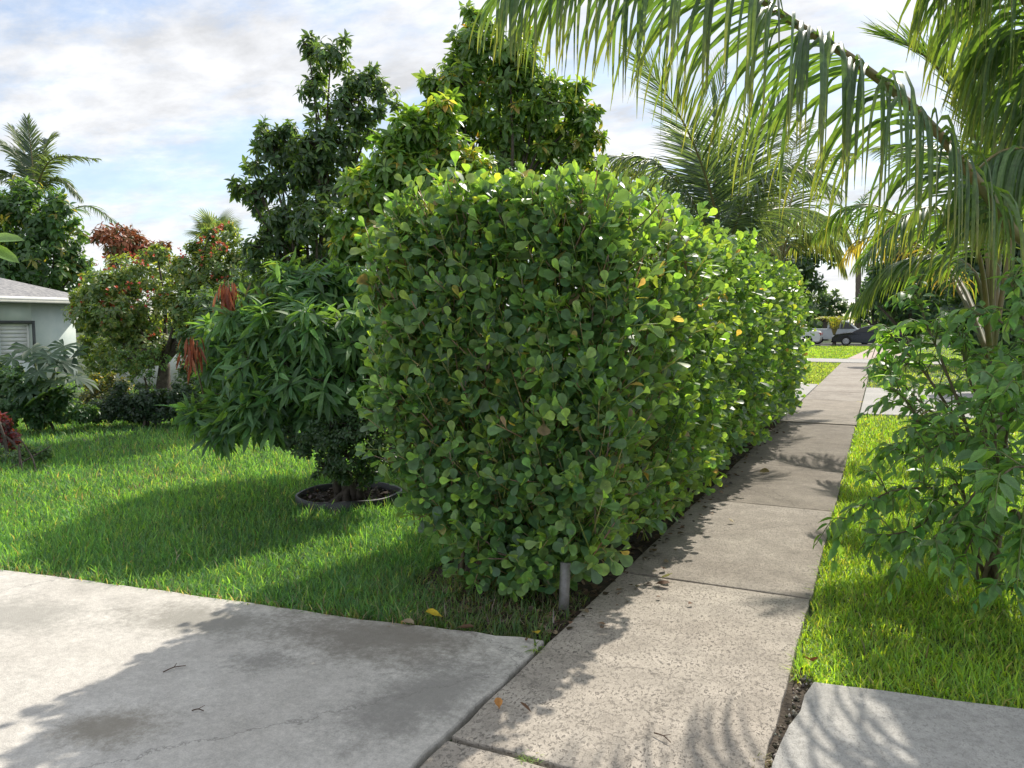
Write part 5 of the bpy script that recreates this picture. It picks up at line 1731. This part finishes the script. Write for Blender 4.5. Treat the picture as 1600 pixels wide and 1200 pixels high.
def car(name, label, loc, rot, paint, L_=4.7, Wd=1.8, wb=2.75, r=.33, prof=None, glass=None, group=None, hood=.9):
    """side profile lofted across the width with tumblehome; x forward"""
    t = thing(name, label, 'car' if name != 'pickup_truck' else 'truck', loc, group)
    t.rotation_euler = (0, 0, rot)
    prof = np.array(prof)
    n = len(prof)
    secs = []
    for yy, ins, dz in ((-1, .10, 0.0), (-.97, .03, 0.0), (-.80, 0, .01), (0, -.03, .03), (.80, 0, .01), (.97, .03, 0.0), (1, .10, 0.0)):
        s_ = []
        for (x, z) in prof:
            up_ = np.clip((z - hood) / .55, 0, 1)
            y = yy * Wd / 2 * (1 - .20 * up_)
            cx_ = x * (1 - ins * .25) if z < hood + .05 else x * (1 - ins * .06)
            zz_ = z - (abs(yy) > .99) * (.03 if z > .5 else -.02) + (dz if z > .6 else 0)
            s_.append((cx_, y, zz_))
        secs.append(s_)
    V = np.array(secs).reshape(-1, 3)
    Q = [[i * n + j, i * n + (j + 1) % n, (i + 1) * n + (j + 1) % n, (i + 1) * n + j] for i in range(6) for j in range(n)]
    mb = MB()
    mb.add(V, np.array(Q))
    for s_ in (0, 6):
        idx = list(range(s_ * n, s_ * n + n))
        cx_ = V[idx].mean(0)
        mb.add(np.vstack([V[idx], cx_]), np.array([[j, (j + 1) % n, n] for j in range(n)]))
    mb.build('body', paint, t)
    for (wx, sd) in ((wb / 2, 1), (wb / 2, -1), (-wb / 2, 1), (-wb / 2, -1)):
        wheel(t, wx, sd * (Wd / 2 + .012), r, sd, None)
        ar = MB()
        an = np.linspace(0, math.pi, 14)
        yy = sd * (Wd / 2 + .004)
        Va = np.array([[wx + rr_ * math.cos(a), yy, r + rr_ * math.sin(a)] for a in an for rr_ in (r * .9, r * 1.16)])
        ar.add(Va, np.array([[2 * i, 2 * i + 1, 2 * i + 3, 2 * i + 2] for i in range(13)]))
        ar.build('wheel_arch', M_TYRE, t)
    for poly, both in glass:
        for sd in ((1, -1) if both == 'side' else (0,)):
            g = MB()
            if both == 'side':
                q_ = []
                for (x, z) in poly:
                    up_ = np.clip((z - hood) / .55, 0, 1)
                    q_.append((x, sd * (Wd / 2 * (1 - .20 * up_) + .008), z))
                q_ = np.array(q_)
            else:
                (x0, z0), (x1, z1) = poly
                wa, wb_ = Wd / 2 * .80, Wd / 2 * .68
                nn_ = nrm(np.array([z1 - z0, -(x1 - x0)])) * .028
                if nn_[1] < 0:
                    nn_ = -nn_
                q_ = np.array([(x0 + nn_[0], -wa, z0 + nn_[1]), (x0 + nn_[0], wa, z0 + nn_[1]), (x1 + nn_[0], wb_, z1 + nn_[1]), (x1 + nn_[0], -wb_, z1 + nn_[1])])
            k = len(q_)
            g.add(np.vstack([q_, q_.mean(0)]), np.array([[j, (j + 1) % k, k] for j in range(k)]))
            g.build('side_window' if both == 'side' else 'windscreen', M_GLASS, t, smooth=False)
    xf = prof[:, 0].max()
    xb = prof[:, 0].min()
    for sd in (-1, 1):
        for (x, mat_, nm, z0, z1) in ((xf - .16, M_LAMP, 'headlight', .60, .76), (xb + .03, M_TAIL, 'tail_light', .72, .92)):
            lm = MB()
            v_, q__ = box(x - .05 if nm == 'headlight' else x - .05, x + .12 if nm == 'headlight' else x + .12, sd * Wd / 2 * .62, sd * Wd / 2 * .99, z0, z1)
            lm.add(v_, q__)
            lm.build(nm, mat_, t, smooth=False)
    bp2 = MB()
    v_, q__ = box(xf - .10, xf + .02, -Wd * .40, Wd * .40, .24, .36)
    bp2.add(v_, q__)
    bp2.build('bumper_grille', M_TYRE, t, smooth=False)
    return t


def gx(px, y):
    d = _fw * F + _rt * (px - 800)
    return d[0] / d[1] * y


SEDAN = [(2.28, .28), (2.36, .45), (2.33, .62), (2.18, .78), (1.6, .90), (.95, .98), (.35, 1.30), (-.05, 1.42), (-.6, 1.45), (-1.1, 1.38), (-1.75, 1.08), (-2.2, 1.03), (-2.32, .85), (-2.33, .5), (-2.25, .28), (0, .2)]
SG = [([(.82, 1.0), (.32, 1.27), (-.05, 1.37), (-.10, 1.0)], 'side'), ([(-.16, 1.0), (-.12, 1.37), (-.6, 1.40), (-1.05, 1.33), (-1.3, 1.05)], 'side'), (((.92, 1.01), (.36, 1.31)), 'front'), (((-1.72, 1.10), (-1.12, 1.38)), 'front')]
bc = at(1298, 537, 58.5)
b_dir = at(1340, 537, 58.5)
car('parked_car', 'black sedan parked on the street with its front beside the young palm', (gx(1298, 62.2) + 2.35, 62.2, -.035), math.pi, M_BLACKCAR, prof=SEDAN, glass=SG)
wc = at(1281, 533, 60)
car('parked_car', 'white car with red tail light half hidden by the hedge end', (gx(1281, 62.6) - 2.3, 62.6, -.035), math.pi, M_WHITECAR, prof=SEDAN, glass=SG)
PICK = [(2.7, .4), (2.78, .6), (2.72, .95), (1.7, 1.12), (1.15, 1.20), (.55, 1.75), (.2, 1.82), (-.7, 1.82), (-.95, 1.72), (-1.0, 1.18), (-2.7, 1.18), (-2.76, .9), (-2.74, .5), (-2.6, .4), (0, .35)]
PGL = [([(1.0, 1.22), (.5, 1.68), (-.0, 1.74), (-.05, 1.22)], 'side'), ([(-.12, 1.22), (-.08, 1.74), (-.75, 1.74), (-.85, 1.22)], 'side'), (((1.1, 1.22), (.56, 1.74)), 'front')]
tc_ = at(1310, 530, 66)
car('pickup_truck', 'pale silver pickup truck parked behind the black sedan', (gx(1312, 66.3), 66.3, -.035), 0, M_SILVER, 5.5, 1.9, 3.4, .38, PICK, PGL, hood=1.15)

# dark hedge line across the street so that the horizon is not bare
hlx = [(x, 82 + rng.uniform(-3, 3)) for x in np.linspace(-70, 40, 24)]
for i, (x, y) in enumerate(hlx[:0]):
    pass
n = 9000
hx_ = rng.uniform(-130, 90, n)
hz_ = rng.uniform(0, 1, n) * (3.2 + 1.3 * np.sin(hx_ * .35) + .9 * np.sin(hx_ * .9 + 1))
hy_ = 92 + rng.normal(size=n) * 1.4 + 2 * np.sin(hx_ * .2)
mbt = MB()
mbt.add(*instance(T_TINY, np.column_stack([hx_, hy_, hz_]), frames(rng.normal(size=(n, 3)), rng.normal(size=(n, 3))), rng.uniform(.9, 1.5, n), palette(n, [(0.035, .065, .028), (.05, .085, .032)])))
tag(mbt.build('far_treeline', M_LEAF), 'far green line of trees across the street', 'trees', kind='stuff')
